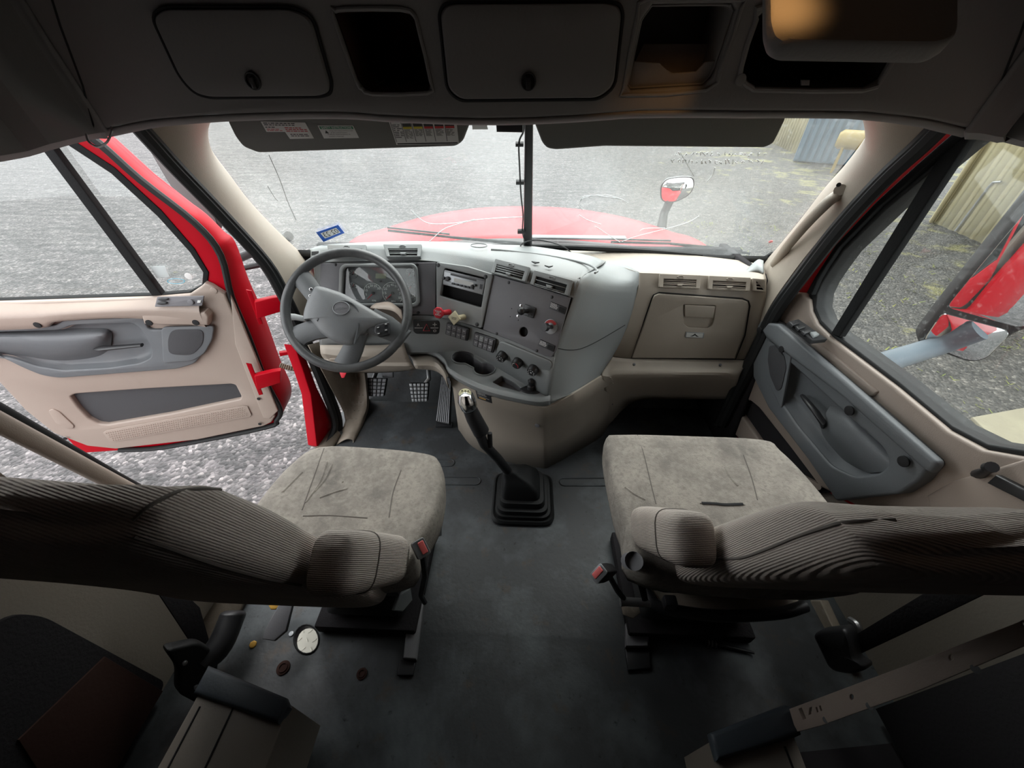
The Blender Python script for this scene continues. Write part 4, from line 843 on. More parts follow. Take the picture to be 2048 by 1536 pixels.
# shelf with two joined cup holes
SF = Frame((0, 1.2, .474), (0, 0, 1), V((0, 1, 0)))
c1, c2 = SF.l(926, 714), SF.l(969, 738)
# one outline: two circles joined by a neck
def cups(r1_, r2_):
    dvec = V((c2[0]-c1[0], c2[1]-c1[1])).normalized(); an = math.atan2(dvec.y, dvec.x); o = []
    for k in range(17): a = an+.6+(2*math.pi-1.2)*k/16; o.append((c1[0]+r1_*math.cos(a), c1[1]+r1_*math.sin(a)))
    for k in range(17): a = an+math.pi+.6+(2*math.pi-1.2)*k/16; o.append((c2[0]+r2_*math.cos(a), c2[1]+r2_*math.sin(a)))
    return o
co_ = cups(.050, .046)
th = [SF.l(*p) for p in [(1004, 751), (1030, 765), (1044, 777), (1040, 783), (1000, 772), (985, 764)]]
sh_o = [SF.loc(p) for p in cr(shb, 3)]+[SF.loc(p) for p in cr(shf, 3)][::-1]
sm = MB().poly(SF, sh_o, [co_, rnd(th, .006), circ(SF.l(1062, 779), .019), circ(SF.l(897, 697), .0095)], d=.012, bev=.002).build('cup_shelf', M['grey'], db)
MB().rings([[SF.w(a, b, -.004) for a, b in co_], [SF.w(a, b, -.085) for a, b in cups(.046, .042)], [SF.w(c1[0]*.5+c2[0]*.5+(a-c1[0]*.5-c2[0]*.5)*.2, c1[1]*.5+c2[1]*.5+(b-c1[1]*.5-c2[1]*.5)*.2, -.086) for a, b in co_]], cap0=False).build('cup_holder', M['grey_dark'], sm, 'charcoal double cup holder', sol=.002)
MB().tube([SF.w(a, b, .002) for a, b in co_+co_[:1]], .0028, 6, cap=False).build('cup_rim', M['grey'], sm)
MB().rings([[SF.w(a, b, -.004) for a, b in rnd(th, .006)], [SF.w(a, b, -.03) for a, b in rnd(th, .006)]], cap0=False).build('coin_tray', M['grey_dark'], sm)
MB().poly(SF, circ(SF.l(897, 697), .0105), d=.004, off=-.02).build('round_hole', M['hole'], sm)
jl = SF.l(1062, 779)
MB().poly(SF, rnd([(jl[0]-.05, jl[1]-.002), (jl[0]-.01, jl[1]+.026), (jl[0]+.038, jl[1]+.012), (jl[0]+.045, jl[1]-.01), (jl[0]+.02, jl[1]-.03), (jl[0]-.02, jl[1]-.026)], .015), d=.006, off=.004, bev=.002).build('control_base', M['black'], db)
MB().tube([SF.w(*jl, 0), SF.w(*jl, .02), SF.w(*jl, .024), SF.w(*jl, .045), SF.w(*jl, .052)], [.016, .015, .011, .014, .006], 16).build('control_knob', M['black'], db, 'round black control knob')
# grey side of the centre stack
sd = [[(1212, 522, 1.60), (1250, 529, 1.56), (1278, 544, 1.49)], [(1200, 532, 1.50), (1240, 548, 1.49), (1278, 557, 1.47)], [(1158, 556, 1.235), (1215, 572, 1.37), (1277, 575, 1.46)],
      [(1148, 594, 1.205), (1205, 610, 1.345), (1270, 615, 1.445)], [(1128, 650, 1.185), (1185, 660, 1.305), (1254, 655, 1.425)], [(1107, 712, 1.17), (1165, 706, 1.275), (1233, 700, 1.40)], [(1092, 790, 1.145), (1150, 778, 1.20), (1203, 747, 1.335)], [(1100, 808, 1.135), (1150, 781, 1.19), (1205, 752, 1.33)]]
ssd = MB().lat([[g(p) for p in r] for r in sd], 5, 3).build('stack_side', M['grey'], db, sol=.004)
MB().tube(cr(onto(ssd, [(1116, 697), (1135, 700), (1160, 698), (1190, 685), (1225, 665), (1250, 650)], .0005), 4), .0016, 6).build('seam', M['hole'], db)
MB().pp(F3(g((1092, 790, 1.145)), g((1203, 747, 1.335)), g((1165, 706, 1.275))), [(1128, 778), (1133, 758), (1142, 751), (1143, 766), (1138, 778)], d=.006, off=.004, bev=.001).build('switch_hole', M['hole'], db)
# instrument plate with the gauge cluster
MB().pp(FG, [(641, 527), (871, 525), (871, 631), (640, 620)], [[(686, 540), (690, 534), (824, 533), (829, 538), (833, 600), (828, 607), (690, 607), (682, 598)]], d=.008, off=.005, bev=.002, hr=.008).build('instrument_plate', M['grey_dark'], db)
hd2 = MB(); HB = [(678, 536), (686, 528), (826, 527), (834, 535), (839, 606), (832, 614), (684, 612), (676, 602)]; HI = [(686, 540), (692, 534), (822, 533), (828, 538), (832, 602), (826, 607), (690, 607), (683, 598)]
hd2.pp(FG, HB, [HI], d=.014, off=.018, bev=.004, r=.015, hr=.012).build('cluster_bezel', M['grey'], db)
cl = MB().pp(FG, [(676, 530), (836, 530), (838, 612), (676, 612)], d=.004, off=-.012).build('gauge_board', M['grey_dark'], db)
def gauge(cx, cy, r, m, nums, a0, a1, needle, small=False):
    c = FG.l(cx, cy); o = .0025-.012
    gm = MB().disc(FG, c, r, d=.003, off=o, bev=.0005).build('gauge', m, cl)
    t = MB(); n = 26
    arc = [FG.w(c[0]+r*.97*math.cos(a0+(a1-a0)*k/n), c[1]+r*.97*math.sin(a0+(a1-a0)*k/n), o+.0015) for k in range(n+1)]
    t.tube(arc, r*.03, 5)
    for k, s in enumerate(nums):
        a = a0+(a1-a0)*(k+.5)/len(nums); rr = r*.76; x, y = c[0]+rr*math.cos(a), c[1]+rr*math.sin(a); hw = r*(.16 if len(s) > 1 else .08); hh = r*.11
        t.text(s, [FG.w(x-hw, y-hh, o+.001), FG.w(x+hw, y-hh, o+.001), FG.w(x+hw, y+hh, o+.001), FG.w(x-hw, y+hh, o+.001)], True)
    if not small:
        s = 'RPM' if len(nums) < 8 else 'MPH'; y = c[1]-r*.72
        t.text(s, [FG.w(c[0]-r*.2, y-r*.09, o+.001), FG.w(c[0]+r*.2, y-r*.09, o+.001), FG.w(c[0]+r*.2, y+r*.09, o+.001), FG.w(c[0]-r*.2, y+r*.09, o+.001)], True)
    else:
        for k in range(6):
            a = a0+(a1-a0)*(k+.5)/6; t.tube([FG.w(c[0]+r*.6*math.cos(a), c[1]+r*.6*math.sin(a), o+.001), FG.w(c[0]+r*.85*math.cos(a), c[1]+r*.85*math.sin(a), o+.001)], r*.05, 4)
    t.build('lettering', M['white'] if m is not M['label'] else M['silver'], gm)
    nd = MB(); nd.tube([FG.w(c[0], c[1], o+.004), FG.w(c[0]+r*.85*math.cos(needle), c[1]+r*.85*math.sin(needle), o+.004)], [r*.06, r*.025], 6); nd.build('needle', M['red_plastic'], gm, 'red needle')
    MB().disc(FG, c, r*.14, d=.006, off=o+.007).build('hub', M['black'], gm)
R_ = math.radians
gauge(745, 587, .041, M['grey_dark'], ['5', '10', '15', '20', '25', '30'], R_(205), R_(25), R_(222))
gauge(784, 587, .044, M['grey_dark'], ['5', '15', '25', '35', '45', '55', '65', '75', '85'], R_(225), R_(-45), R_(222))
for (a, b) in ((704, 549), (704, 574)): gauge(a, b, .0165, M['grey_dark'], [], R_(210), R_(-30), R_(60), True)
for (a, b) in ((819, 546), (821, 572), (822, 597)): gauge(a, b, .017, M['grey_dark'], [], R_(210), R_(-30), R_(240), True)
MB().pp(FG, [(751, 547), (772, 547), (772, 557), (751, 557)], d=.003, off=-.008, bev=.001).build('lcd', M['lcd'], cl, 'small grey green display')
MB().disc(FG, FG.l(760, 563), .004, d=.006, off=-.004).build('reset_knob', M['black'], cl)
MB().pp(FG, HI, d=.002, off=.006, bev=.0003).build('lens', M['lens'], cl, 'clear gauge lens')
def screws(fr, pts, r=.0065, off=.006, par=db, m='black'):
    for a, b in pts:
        s = MB(); c = fr.l(a, b); s.disc(fr, c, r, d=.004, off=off+.001, bev=.001); s.poly(fr, circ(c, r*.55, 6), d=.004, off=off+.003, bev=.0005); s.build('screw', M[m], par)
screws(FG, [(672, 529), (835, 529), (837, 625)])
# vents
def vent(name_par, fr, q, m, open_=False, sh=.25):
    """one louvred outlet: frame, slats, thumb wheel and tab; q = photograph corners, upper left first"""
    Q = qf(fr, q, 0); L2 = lambda u, v, o: sq(Q, u, v, u, v)[0]+fr.n*o
    fm_ = MB(); ring_ = [fr.loc(p) for p in (Q[3], Q[2], Q[1], Q[0])]
    inn = [fr.loc(L2(u, v, 0)) for u, v in ((.10, .36), (.90, .36), (.90, .94), (.10, .94))]
    fm_.poly(fr, ring_, [inn], d=.014, off=.018, bev=.002, r=.003)
    ve = fm_.build('air_vent', m, name_par)
    MB().poly(fr, inn, d=.003, off=.0105).build('vent_cavity', M['hole'], ve)
    for k in ((1, 3) if open_ else range(4)):
        v = .44+.145*k; a, b = L2(.105, v, .0145), L2(.895, v, .0145); s = MB(); d = (L2(.5, v+.05, 0)-L2(.5, v-.05, 0)).normalized()
        w = (Q[3]-Q[0]).length*(.046 if not open_ else .022); tl = fr.n*(.0 if open_ else .002)
        s.b.faces.new([s.b.verts.new(p) for p in (a-d*w-tl, b-d*w-tl, b+d*w+tl, a+d*w+tl)])
        s.build('slat', m, ve, sol=.0015)
    c = L2(.5, .2, .006); e = fr.ex*.012; n2 = fr.ey*.005
    MB().poly(fr, circ(fr.loc(c), .013, 20, .0048), [circ(fr.loc(c), .009, 20, .0026)], d=.004, off=.021, bev=.001).build('thumb_wheel', m, ve)
    c = fr.loc(L2(.5, .76, 0)); MB().poly(fr, rnd([(c[0]-.014, c[1]+.003), (c[0]+.014, c[1]+.003), (c[0]+.008, c[1]-.006), (c[0]-.008, c[1]-.006)], .003), d=.01, off=.022, bev=.002).build('tab', m, ve)
V1 = F3(g((770, 492, 1.515)), g((845, 496, 1.51)), g((776, 521, 1.458)))
vent(db, V1, [(769, 494), (845, 494), (843, 519), (776, 519)], M['grey'])
vent(db, V1, [(658, 495), (735, 495), (734, 520), (662, 520)], M['grey'])
V2 = F3(g((994, 519, 1.405)), g((1066, 538, 1.32)), g((986, 549, 1.367)))
vent(db, V2, [(995, 521), (1063, 538), (1054, 567), (986, 549)], M['grey'])
V3 = F3(g((1066, 538, 1.32)), g((1151, 558, 1.23)), g((1062, 569, 1.292)))
vent(db, V3, [(1073, 542), (1149, 562), (1140, 593), (1064, 570)], M['grey'], True)
ev = MB().pp(V1, [(621, 501), (640, 500), (641, 522), (620, 522)], d=.02, off=.012, bev=.004, r=.006).build('end_vent', M['grey'], db)
MB().pp(V1, [(623, 503), (637, 502), (637, 520), (622, 520)], d=.006, off=.0135).build('vent_cavity', M['hole'], ev)
MB().pp(V1, [(623, 511), (637, 510), (637, 513), (623, 514)], d=.006, off=.016).build('slat', M['grey'], ev)
# radio panel
rp_ = MB().pp(FR, [(872, 524), (935, 533), (986, 549), (963, 657), (915, 643), (873, 633)], [[(889, 536), (972, 556), (962, 616), (880, 592)]], d=.02, off=.014, bev=.003, r=.01, hr=.008).build('radio_panel', M['grey'], db)
MB().pp(FR, [(880, 530), (976, 550), (966, 620), (876, 598)], d=.004, off=-.02).build('radio_recess', M['hole'], rp_)
rq = [(888, 539), (971, 559), (965, 590), (885, 569)]
rd = MB().pp(FR, rq, d=.02, off=.012, bev=.003).build('radio', M['silver'], db, 'silver and black car stereo')
Q = qf(FR, rq, .0125); Q2 = qf(FR, rq, .0135)
t = MB(); t.rect(sq(Q, .17, .13, .80, .26)); t.rect(sq(Q, .02, .08, .98, .11)); t.rect(sq(Q, .90, .36, .96, .66)); t.rect(sq(Q, .04, .68, .20, .72)); t.build('face_trim', M['black'], rd)
MB().rect(sq(Q, .27, .38, .74, .64)).build('display', M['label'], rd, 'pale stereo display')
for k in range(6): MB().pp(FR, [(903+k*7.6, 565+k*1.85), (909+k*7.6, 566.4+k*1.85), (908.5+k*7.6, 570+k*1.85), (902.5+k*7.6, 568.6+k*1.85)], d=.006, off=.016, bev=.001).build('preset_button', M['black'], rd)
for a, b, r in ((891, 556, .006), (899, 557, .0085), (948, 572, .006), (954, 570, .005)): MB().disc(FR, FR.l(a, b), r, d=.012, off=.02, bev=.002).build('radio_knob', M['black'], rd)
screws(FR, [(880, 530), (974, 553), (878, 626), (957, 648)], .008, .014)
# parking brake valves
for a, b, s, m, nm in ((891, 622, 8, M['red_plastic'], 'red octagonal trailer brake knob'), (922, 632, 4, M['cream'], 'cream diamond parking brake knob')):
    c = FR.l(a, b); e = FR.l(a+(11 if s == 8 else 9), b+1)
    k = MB(); k.tube([FR.w(e[0], e[1], .012), FR.w(c[0]*.3+e[0]*.7, c[1]*.3+e[1]*.7, .04), FR.w(c[0], c[1], .052)], [.011, .0105, .010], 14)
    k.poly(FR, circ(c, .0225 if s == 8 else .026, s, None if s == 8 else .028, math.pi/8 if s == 8 else 0), d=.010, off=.060, bev=.002)
    kn = k.build('brake_knob', m, db, nm)
    r = .012; q = [FR.w(c[0]-r, c[1]-r, .0605), FR.w(c[0]+r, c[1]-r, .0605), FR.w(c[0]+r, c[1]+r, .0605), FR.w(c[0]-r, c[1]+r, .0605)]
    t = MB()
    if s == 8: t.text('TRAILER', sq(q, -.1, .12, 1.1, .36), True); t.text('AIR', sq(q, .2, .42, .8, .62), True); t.text('SUPPLY', sq(q, 0, .70, 1, .92), True)
    else: t.text('PARKING', sq(q, .05, .34, .95, .50), True); t.text('BRAKE', sq(q, .12, .56, .88, .72), True)
    t.build('lettering', M['white'] if s == 8 else M['ink'], kn)
# wing panel
wp = MB().pp(FW, [(986, 550), (1062, 570), (1141, 595), (1122, 660), (1113, 700), (1103, 714), (1090, 712), (1030, 684), (966, 659)], [circ((1047, 664), 8.5, 20, 10)], d=.008, off=.006, bev=.002).build('wing_panel', M['grey_dark'], db)
MB().pp(FW, [circ((1047, 664), 11, 14, 12)][0], d=.003, off=-.012).build('round_hole', M['hole'], wp)
screws(FW, [(1019, 565), (1105, 594), (995, 667), (1075, 701)], .006, .006)
screws(FW, [(1025, 617), (1022, 633)], .0018, .006); screws(FW, [(1037, 632), (1043, 611)], .005, .006, db, 'chrome'); screws(FW, [(1038, 640), (1042, 624)], .002, .006)
bm_ = MB().pp(FW, [(1049, 608), (1072, 616), (1066, 637), (1044, 629)], d=.005, off=.011, bev=.0015, r=.004).build('ball_mount', M['black'], db, 'black ball mount bracket')
c = FW.l(1058, 622); MB().tube([FW.w(*c, .01), FW.w(c[0]-.004, c[1], .026), FW.w(c[0]-.008, c[1], .032), FW.w(c[0]-.010, c[1], .042), FW.w(c[0]-.012, c[1], .050), FW.w(c[0]-.013, c[1], .054)], [.008, .007, .011, .0145, .011, .004], 16).build('ball', M['black'], bm_)
for q, nm in (([(1101, 603), (1133, 616), (1129, 629), (1098, 616)], 0), ([(1080, 679), (1110, 692), (1106, 704), (1076, 690)], 0)):
    ip = MB().pp(FW, q, d=.006, off=.010, bev=.001, r=.002).build('switch_plate', M['black'], db, 'small printed switch plate')
    Q = qf(FW, q, .0105); t = MB(); lines(t, Q, 5, .05, .5, .1, .85, .4, 9); t.build('print', M['white'], ip)
    MB().rect(sq(Q, .58, .15, .95, .85)).build('switch_socket', M['hole'], ip)
c = FW.l(1103, 653)
dp = MB().disc(FW, c, .0265, d=.003, off=.008, bev=.0008, n=32).build('valve_plate', M['silver'], db, 'round silver valve plate with red warning arc')
t = MB(); n = 16; a0, a1 = R_(35), R_(160)
t.lat([[FW.w(c[0]+.0245*math.cos(a0+(a1-a0)*k/n), c[1]+.0245*math.sin(a0+(a1-a0)*k/n), .009) for k in range(n+1)], [FW.w(c[0]+.014*math.cos(a0+(a1-a0)*k/n), c[1]+.014*math.sin(a0+(a1-a0)*k/n), .009) for k in range(n+1)]], 1); t.build('warning_arc', M['red_ink'], dp, 'red warning arc')
MB().tube([FW.w(c[0]+.004, c[1], .008), FW.w(c[0]-.003, c[1], .03), FW.w(c[0]-.004, c[1], .031), FW.w(c[0]-.009, c[1], .045)], [.007, .007, .0145, .0145], 18).build('valve_knob', M['black'], dp, 'black round valve knob')
# switch banks on the lower panel
S1 = F3(FG.h(826, 640), Y(880, 641, 1.372), Y(830, 669, 1.365))
hz_ = MB().pp(S1, [(826, 641), (877, 641), (880, 647), (879, 666), (874, 669), (832, 668), (826, 663)], d=.01, off=.010, bev=.003, r=.006).build('hazard_switch', M['black'], db, 'black hazard switch bank')
q = qf(S1, [(826, 641), (879, 641), (879, 669), (827, 669)], .0108); t = MB()
t.rect(sq(q, .05, .50, .36, .55)); t.rect(sq(q, .66, .50, .96, .55)); t.text('A', sq(q, .14, .2, .24, .4)); t.text('+', sq(q, .74, .15, .9, .42)); t.text('o', sq(q, .76, .65, .88, .82)); t.build('print', M['label'], hz_)
tr = sq(q, .38, .24, .64, .72); p0, p1, p2 = tr[0], tr[1], (tr[2]+tr[3])/2; MB().tube([p+S1.n*.0015 for p in (p0, p1, p2, p0)], .0012, 5).build('triangle', M['red_plastic'], hz_, 'red warning triangle')
def bank(fr, q, cols, skip=None, label=None):
    o = MB().pp(fr, q, d=.01, off=.010, bev=.003, r=.006).build('switch_bank', M['black'], db, label)
    Q = qf(fr, q, .010)
    for i in range(cols):
        for j in range(2):
            u0, u1 = .06+i*.88/cols, .06+(i+1)*.88/cols-.02; v0, v1 = .08+j*.43, .48+j*.43
            c = sq(Q, u0, v0, u1, v1); ll = [fr.loc(p) for p in c]
            k = MB().poly(fr, ll, d=.006, off=.0145, bev=.0015).build('rocker_switch', M['grey_dark'] if skip != (i, j) else M['grey'], o)
            c2 = [p+fr.n*.005 for p in sq(Q, u0+.3*(u1-u0), v0+.3*(v1-v0), u1-.3*(u1-u0), v0+.42*(v1-v0))]
            MB().rect(c2).build('print', M['label'], k)
S2 = F3(FR.h(892, 645), FR.h(938, 660), Y(890, 673, 1.355))
bank(S2, [(893, 645), (938, 658), (935, 683), (890, 669)], 4, None, 'black bank of eight switches nearer the wheel')
S3 = F3(FW.h(950, 665)+V((0, .005, 0)), FW.h(992, 680)+V((0, .005, 0)), Y(948, 692, 1.31))
bank(S3, [(949, 664), (992, 679), (986, 707), (945, 691)], 4, (1, 0), 'black bank of eight switches beside the heater knobs')
S4 = F3(FW.h(994, 688), FW.h(1098, 724), Y(1005, 738, 1.27))
hv = MB().pp(S4, [(993, 700), (998, 686), (1004, 685), (1098, 723), (1102, 730), (1097, 755), (1091, 758), (1040, 730), (993, 714)], d=.008, off=.006, bev=.002, r=.008).build('heater_plate', M['grey'], db)
for a, b, nm in ((1008, 708, 'fan knob'), (1039, 721, 'temperature knob'), (1070, 735, 'air direction knob')):
    c = S4.l(a, b); k = MB().tube([S4.w(*c, .004), S4.w(*c, .012), S4.w(*c, .028), S4.w(*c, .031)], [.022, .0215, .0195, .017], 24).build('heater_knob', M['black'], db, 'black round '+nm)
    t = MB()
    if nm[0] != 't':
        for j in range(7): an = R_(210-j*40); t.disc(S4, (c[0]+.0125*math.cos(an), c[1]+.0125*math.sin(an)), .0018, d=.001, off=.0322, n=8)
        t.disc(S4, c, .003, d=.001, off=.0322, n=10); t.build('print', M['white'], k)
    else:
        t.tube([S4.w(c[0]+.012*math.cos(R_(200-j*9)), c[1]+.012*math.sin(R_(200-j*9)), .032) for j in range(12)], .0012, 5); t.build('print', M['label'], k)
        t = MB(); t.tube([S4.w(c[0]+.012*math.cos(R_(80-j*9)), c[1]+.012*math.sin(R_(80-j*9)), .032) for j in range(14)], .0012, 5); t.build('print', M['red_plastic'], k, 'red warm arc')
# passenger side: beige dash, ledge, vents, glove box
P1 = [[(1120, 496, 1.80), (1219, 500, 1.78), (1300, 503, 1.78), (1400, 512, 1.77), (1480, 521, 1.73), (1526, 530, 1.68)],
      [(1170, 514, 1.72), (1219, 520, 1.68), (1310, 522, 1.66), (1420, 531, 1.64), (1500, 540, 1.59), (1530, 548, 1.55)],
      [(1212, 523, 1.60), (1240, 527, 1.58), (1312, 530, 1.56), (1420, 538, 1.545), (1500, 546, 1.52), (1531, 551, 1.51)],
      [(1278, 545, 1.49), (1285, 546, 1.49), (1318, 547, 1.487), (1420, 552, 1.483), (1502, 558, 1.47), (1533, 558, 1.468)],
      [(1277, 575, 1.455), (1283, 582, 1.452), (1315, 583, 1.447), (1415, 590, 1.44), (1499, 599, 1.432), (1532, 594, 1.435)],
      [(1254, 655, 1.424), (1262, 655, 1.423), (1292, 655, 1.42), (1392, 658, 1.415), (1484, 662, 1.41), (1520, 660, 1.41)],
      [(1225, 712, 1.40), (1234, 714, 1.40), (1265, 717, 1.398), (1366, 718, 1.395), (1469, 719, 1.392), (1494, 719, 1.392)]]
def lift(v, d): return v-(v-EYE).normalized()*d
for r_ in P1: pass
MB().lat([[g(p) for p in r] for r in P1], 4, 1).build('passenger_pad', M['taupe'], db, sol=.004, ang=30)
P2 = [[(1225, 713, 1.398), (1234, 715, 1.397), (1265, 718, 1.395), (1366, 719, 1.392), (1469, 720, 1.388), (1493, 721, 1.388)],
      [(1214, 730, 1.375), (1226, 731, 1.375), (1258, 733, 1.37), (1366, 734, 1.37), (1462, 735, 1.365), (1487, 735, 1.37)],
      [(1203, 747, 1.335), (1216, 749, 1.345), (1244, 746, 1.345), (1366, 745, 1.345), (1452, 746, 1.335), (1478, 750, 1.34)],
      [(1204, 757, 1.33), (1222, 758, 1.345), (1248, 756, 1.35), (1366, 754, 1.35), (1450, 756, 1.34), (1475, 762, 1.345)],
      [(1210, 790, 1.38), (1235, 786, 1.40), (1268, 782, 1.41), (1366, 779, 1.41), (1448, 782, 1.40), (1466, 784, 1.40)],
      [(1215, 850, 1.46), (1237, 813, 1.45), (1267, 794, 1.44), (1366, 793, 1.44), (1450, 796, 1.43), (1462, 800, 1.43)],
      [(1240, 840, 1.7), (1250, 820, 1.7), (1285, 800, 1.7), (1366, 797, 1.7), (1440, 800, 1.7), (1450, 804, 1.7)]]
MB().lat([[g(p) for p in r] for r in P2], 4, 2).build('passenger_knee_panel', M['taupe'], db, sol=.004)
screws(F3(g((1265, 718, 1.395)), g((1469, 720, 1.388)), g((1366, 745, 1.345))), [(1268, 729), (1440, 730)], .006, .004, db, 'grey_dark')
FPg = F3(g((1315, 583, 1.447)), g((1499, 599, 1.432)), g((1366, 718, 1.395)))
gp = [(1306, 598), (1309, 592), (1318, 588), (1485, 600), (1495, 604), (1497, 612), (1487, 670), (1469, 717), (1264, 716), (1290, 645)]
gl_ = MB().pp(FPg, gp, [[(1366, 609), (1432, 611), (1428, 640), (1424, 652), (1416, 657), (1376, 655), (1368, 648)]], d=.012, off=.012, bev=.003, hr=.008).build('glove_box_door', M['taupe'], db, 'beige glove box door')
MB().tube([FPg.h(a, b, .002) for a, b in [(1303, 598), (1307, 590), (1318, 585), (1485, 597), (1497, 602), (1500, 612), (1490, 671), (1471, 719), (1261, 718)]]+[FPg.h(1287, 645, .002), FPg.h(1303, 598, .002)], .0025, 6).build('door_gap', M['hole'], gl_)
MB().pp(FPg, [(1364, 606), (1434, 608), (1428, 656), (1370, 655)], d=.003, off=-.004).build('handle_recess', M['taupe'], gl_)
MB().pp(FPg, [(1370, 610), (1431, 613), (1427, 636), (1370, 634)], d=.012, off=.014, bev=.003).build('handle', M['taupe'], gl_, 'flap handle of the glove box')
bq = [(1372, 664), (1409, 666), (1407, 677), (1370, 675)]
bg_ = MB().pp(FPg, bq, d=.003, off=.0155, bev=.001, r=.003).build('badge', M['silver'], gl_, 'small silver badge with a black peak mark')
Q = qf(FPg, bq, .0162); MB().rect(sq(Q, .06, .1, .94, .9)).build('badge_field', M['label'], bg_)
Q = qf(FPg, bq, .0168); t = MB(); pts = [(.25, .78), (.42, .45), (.5, .18), (.58, .42), (.75, .78), (.6, .72), (.52, .5), (.4, .72)]; t.b.faces.new([t.b.verts.new(sq(Q, u, v, u, v)[0]) for u, v in pts]); t.build('peak_mark', M['ink'], bg_)
VP = F3(g((1318, 547, 1.487)), g((1420, 552, 1.483)), g((1315, 583, 1.447)))
vent(db, VP, [(1317, 549), (1398, 552), (1396, 579), (1315, 576)], M['taupe'])
VP2 = F3(g((1420, 552, 1.483)), g((1502, 558, 1.47)), g((1415, 590, 1.44)))
vent(db, VP2, [(1415, 553), (1497, 557), (1495, 584), (1413, 580)], M['taupe'])
VP3 = F3(g((1502, 558, 1.47)), g((1533, 558, 1.468)), g((1499, 599, 1.432)))
ev = MB().pp(VP3, [(1506, 556), (1530, 558), (1531, 584), (1506, 582)], [[(1513, 562), (1529, 563), (1529, 580), (1514, 579)]], d=.012, off=.012, bev=.003, r=.004).build('end_vent', M['taupe'], db)
MB().pp(VP3, [(1512, 561), (1530, 562), (1530, 581), (1512, 580)], d=.002, off=.002).build('vent_cavity', M['hole'], ev)
for b in (567.5, 573.5): MB().pp(VP3, [(1513, b-1), (1530, b), (1530, b+2), (1513, b+1)], d=.008, off=.010).build('slat', M['taupe'], ev)
tw = MB().lat([[Y(1488, 545, 1.56), Y(1500, 532, 1.62), Y(1516, 519, 1.66), Y(1527, 521, 1.64)], [Y(1490, 547, 1.53), Y(1504, 541, 1.55), Y(1518, 540, 1.55), Y(1528, 545, 1.53)]], 4).build('tweeter_cover', M['grey'], db, 'grey corner speaker cover', sol=.01)
# beige knee panel under the steering wheel
kn1 = [Y(640, 690, 1.365), Y(700, 704, 1.36), Y(770, 702, 1.36), Y(815, 703, 1.36)]
kn2 = [Y(643, 709, 1.34), Y(700, 716, 1.335), Y(770, 712, 1.34), Y(812, 690, 1.36)]
MB().lat([[Y(641, 690, 1.35), Y(700, 690, 1.35), Y(760, 690, 1.35), Y(808, 686, 1.36)], [Y(642, 706, 1.335), Y(700, 712, 1.33), Y(770, 710, 1.335), Y(814, 706, 1.345)], [Y(648, 716, 1.36), Y(700, 722, 1.36), Y(770, 724, 1.36), Y(822, 724, 1.36)], [Y(656, 728, 1.36), Y(700, 736, 1.37), Y(770, 737, 1.37), Y(829, 736, 1.37)], [Y(670, 738, 1.55), Y(700, 744, 1.6), Y(770, 744, 1.6), Y(832, 738, 1.6)]], 5, 2).build('knee_panel', M['taupe'], db, sol=.004)
MB().lat([[lpb[0]+V((.005, .0, -.002)), lpb[1]+V((0, 0, -.002)), lpb[2]+V((0, 0, -.002)), lpb[3]+V((0, .0, -.002))], [Y(826, 724, 1.36), Y(866, 724, 1.35), Y(884, 738, 1.30), Y(894, 756, 1.25)], [Y(831, 735, 1.37), Y(866, 737, 1.36), Y(886, 750, 1.32), Y(897, 772, 1.27)], [Y(834, 737, 1.6), Y(868, 740, 1.6), Y(890, 754, 1.5), Y(900, 778, 1.4)]], 5, 2).build('knee_panel', M['taupe'], db, sol=.004)
KF = F3(Y(700, 722, 1.358), Y(822, 724, 1.358), Y(770, 737, 1.368))
for a, b in ((810, 714), (822, 733), (846, 733)): MB().disc(KF, KF.l(a, b), .008, d=.004, off=.006, bev=.001).build('screw_hole', M['beige_dirty'], db)
MB().poly(KF, circ(KF.l(675, 713), .030, 20, .009), d=.012, off=.022, bev=.004).build('pull_recess', M['beige_dirty'], db)
# beige centre base down to the floor
ba = [lpb[3], lpb[4], lpb[5], lpb[6], lpb[7], Y(1150, 782, 1.19), Y(1203, 750, 1.334), Y(1222, 752, 1.345)]
bb = [p+V((0, -.006, -.004)) for p in ba]
bc_ = [Z(905, 772, .355), Z(955, 803, .355), Z(1004, 819, .355), Z(1074, 834, .355), Z(1102, 832, .355), Y(1150, 812, 1.20), Y(1205, 775, 1.335), Y(1228, 765, 1.36)]
bd = [p+V((0, .016, -.022)) for p in bc_]
bl_ = [Z(918, 858, .045), Z(947, 893, .004), Z(1007, 920, .004), Z(1078, 934, .004), Z(1098, 932, .004), Z(1146, 906, .004), Z(1199, 874, .004), Y(1216, 850, 1.46)]
bk = [p+V((.02, .2, 0)) for p in bl_]
MB().lat([ba, bb, bc_, bd, [p.lerp(q_, .5)+V((0, .0, 0)) for p, q_ in zip(bd, bl_)], bl_], 6).build('centre_base', M['taupe'], db, sol=.004, ang=50)
BF = F3(bd[1], bd[3], bl_[2]); MB().disc(BF, BF.l(1075, 850), .010, d=.004, off=.006, bev=.001).build('screw_hole', M['grey_dark'], db)
BF2 = F3(bd[4], bd[6], bl_[5])
for a, b in ((1194, 802), (1225, 806), (1200, 872)): MB().disc(BF2, BF2.l(a, b), .008, d=.004, off=.006, bev=.001).build('screw_hole', M['grey_dark'], db)
pf = F3(bb[1], bb[2], (bc_[1]+bc_[2])/2); q = [(950, 779), (981, 790), (984, 807), (955, 797)]
pl = MB().pp(pf, q, d=.002, off=.008, bev=.0006, r=.002).build('shift_label', M['black'], db, 'black shift pattern plate')
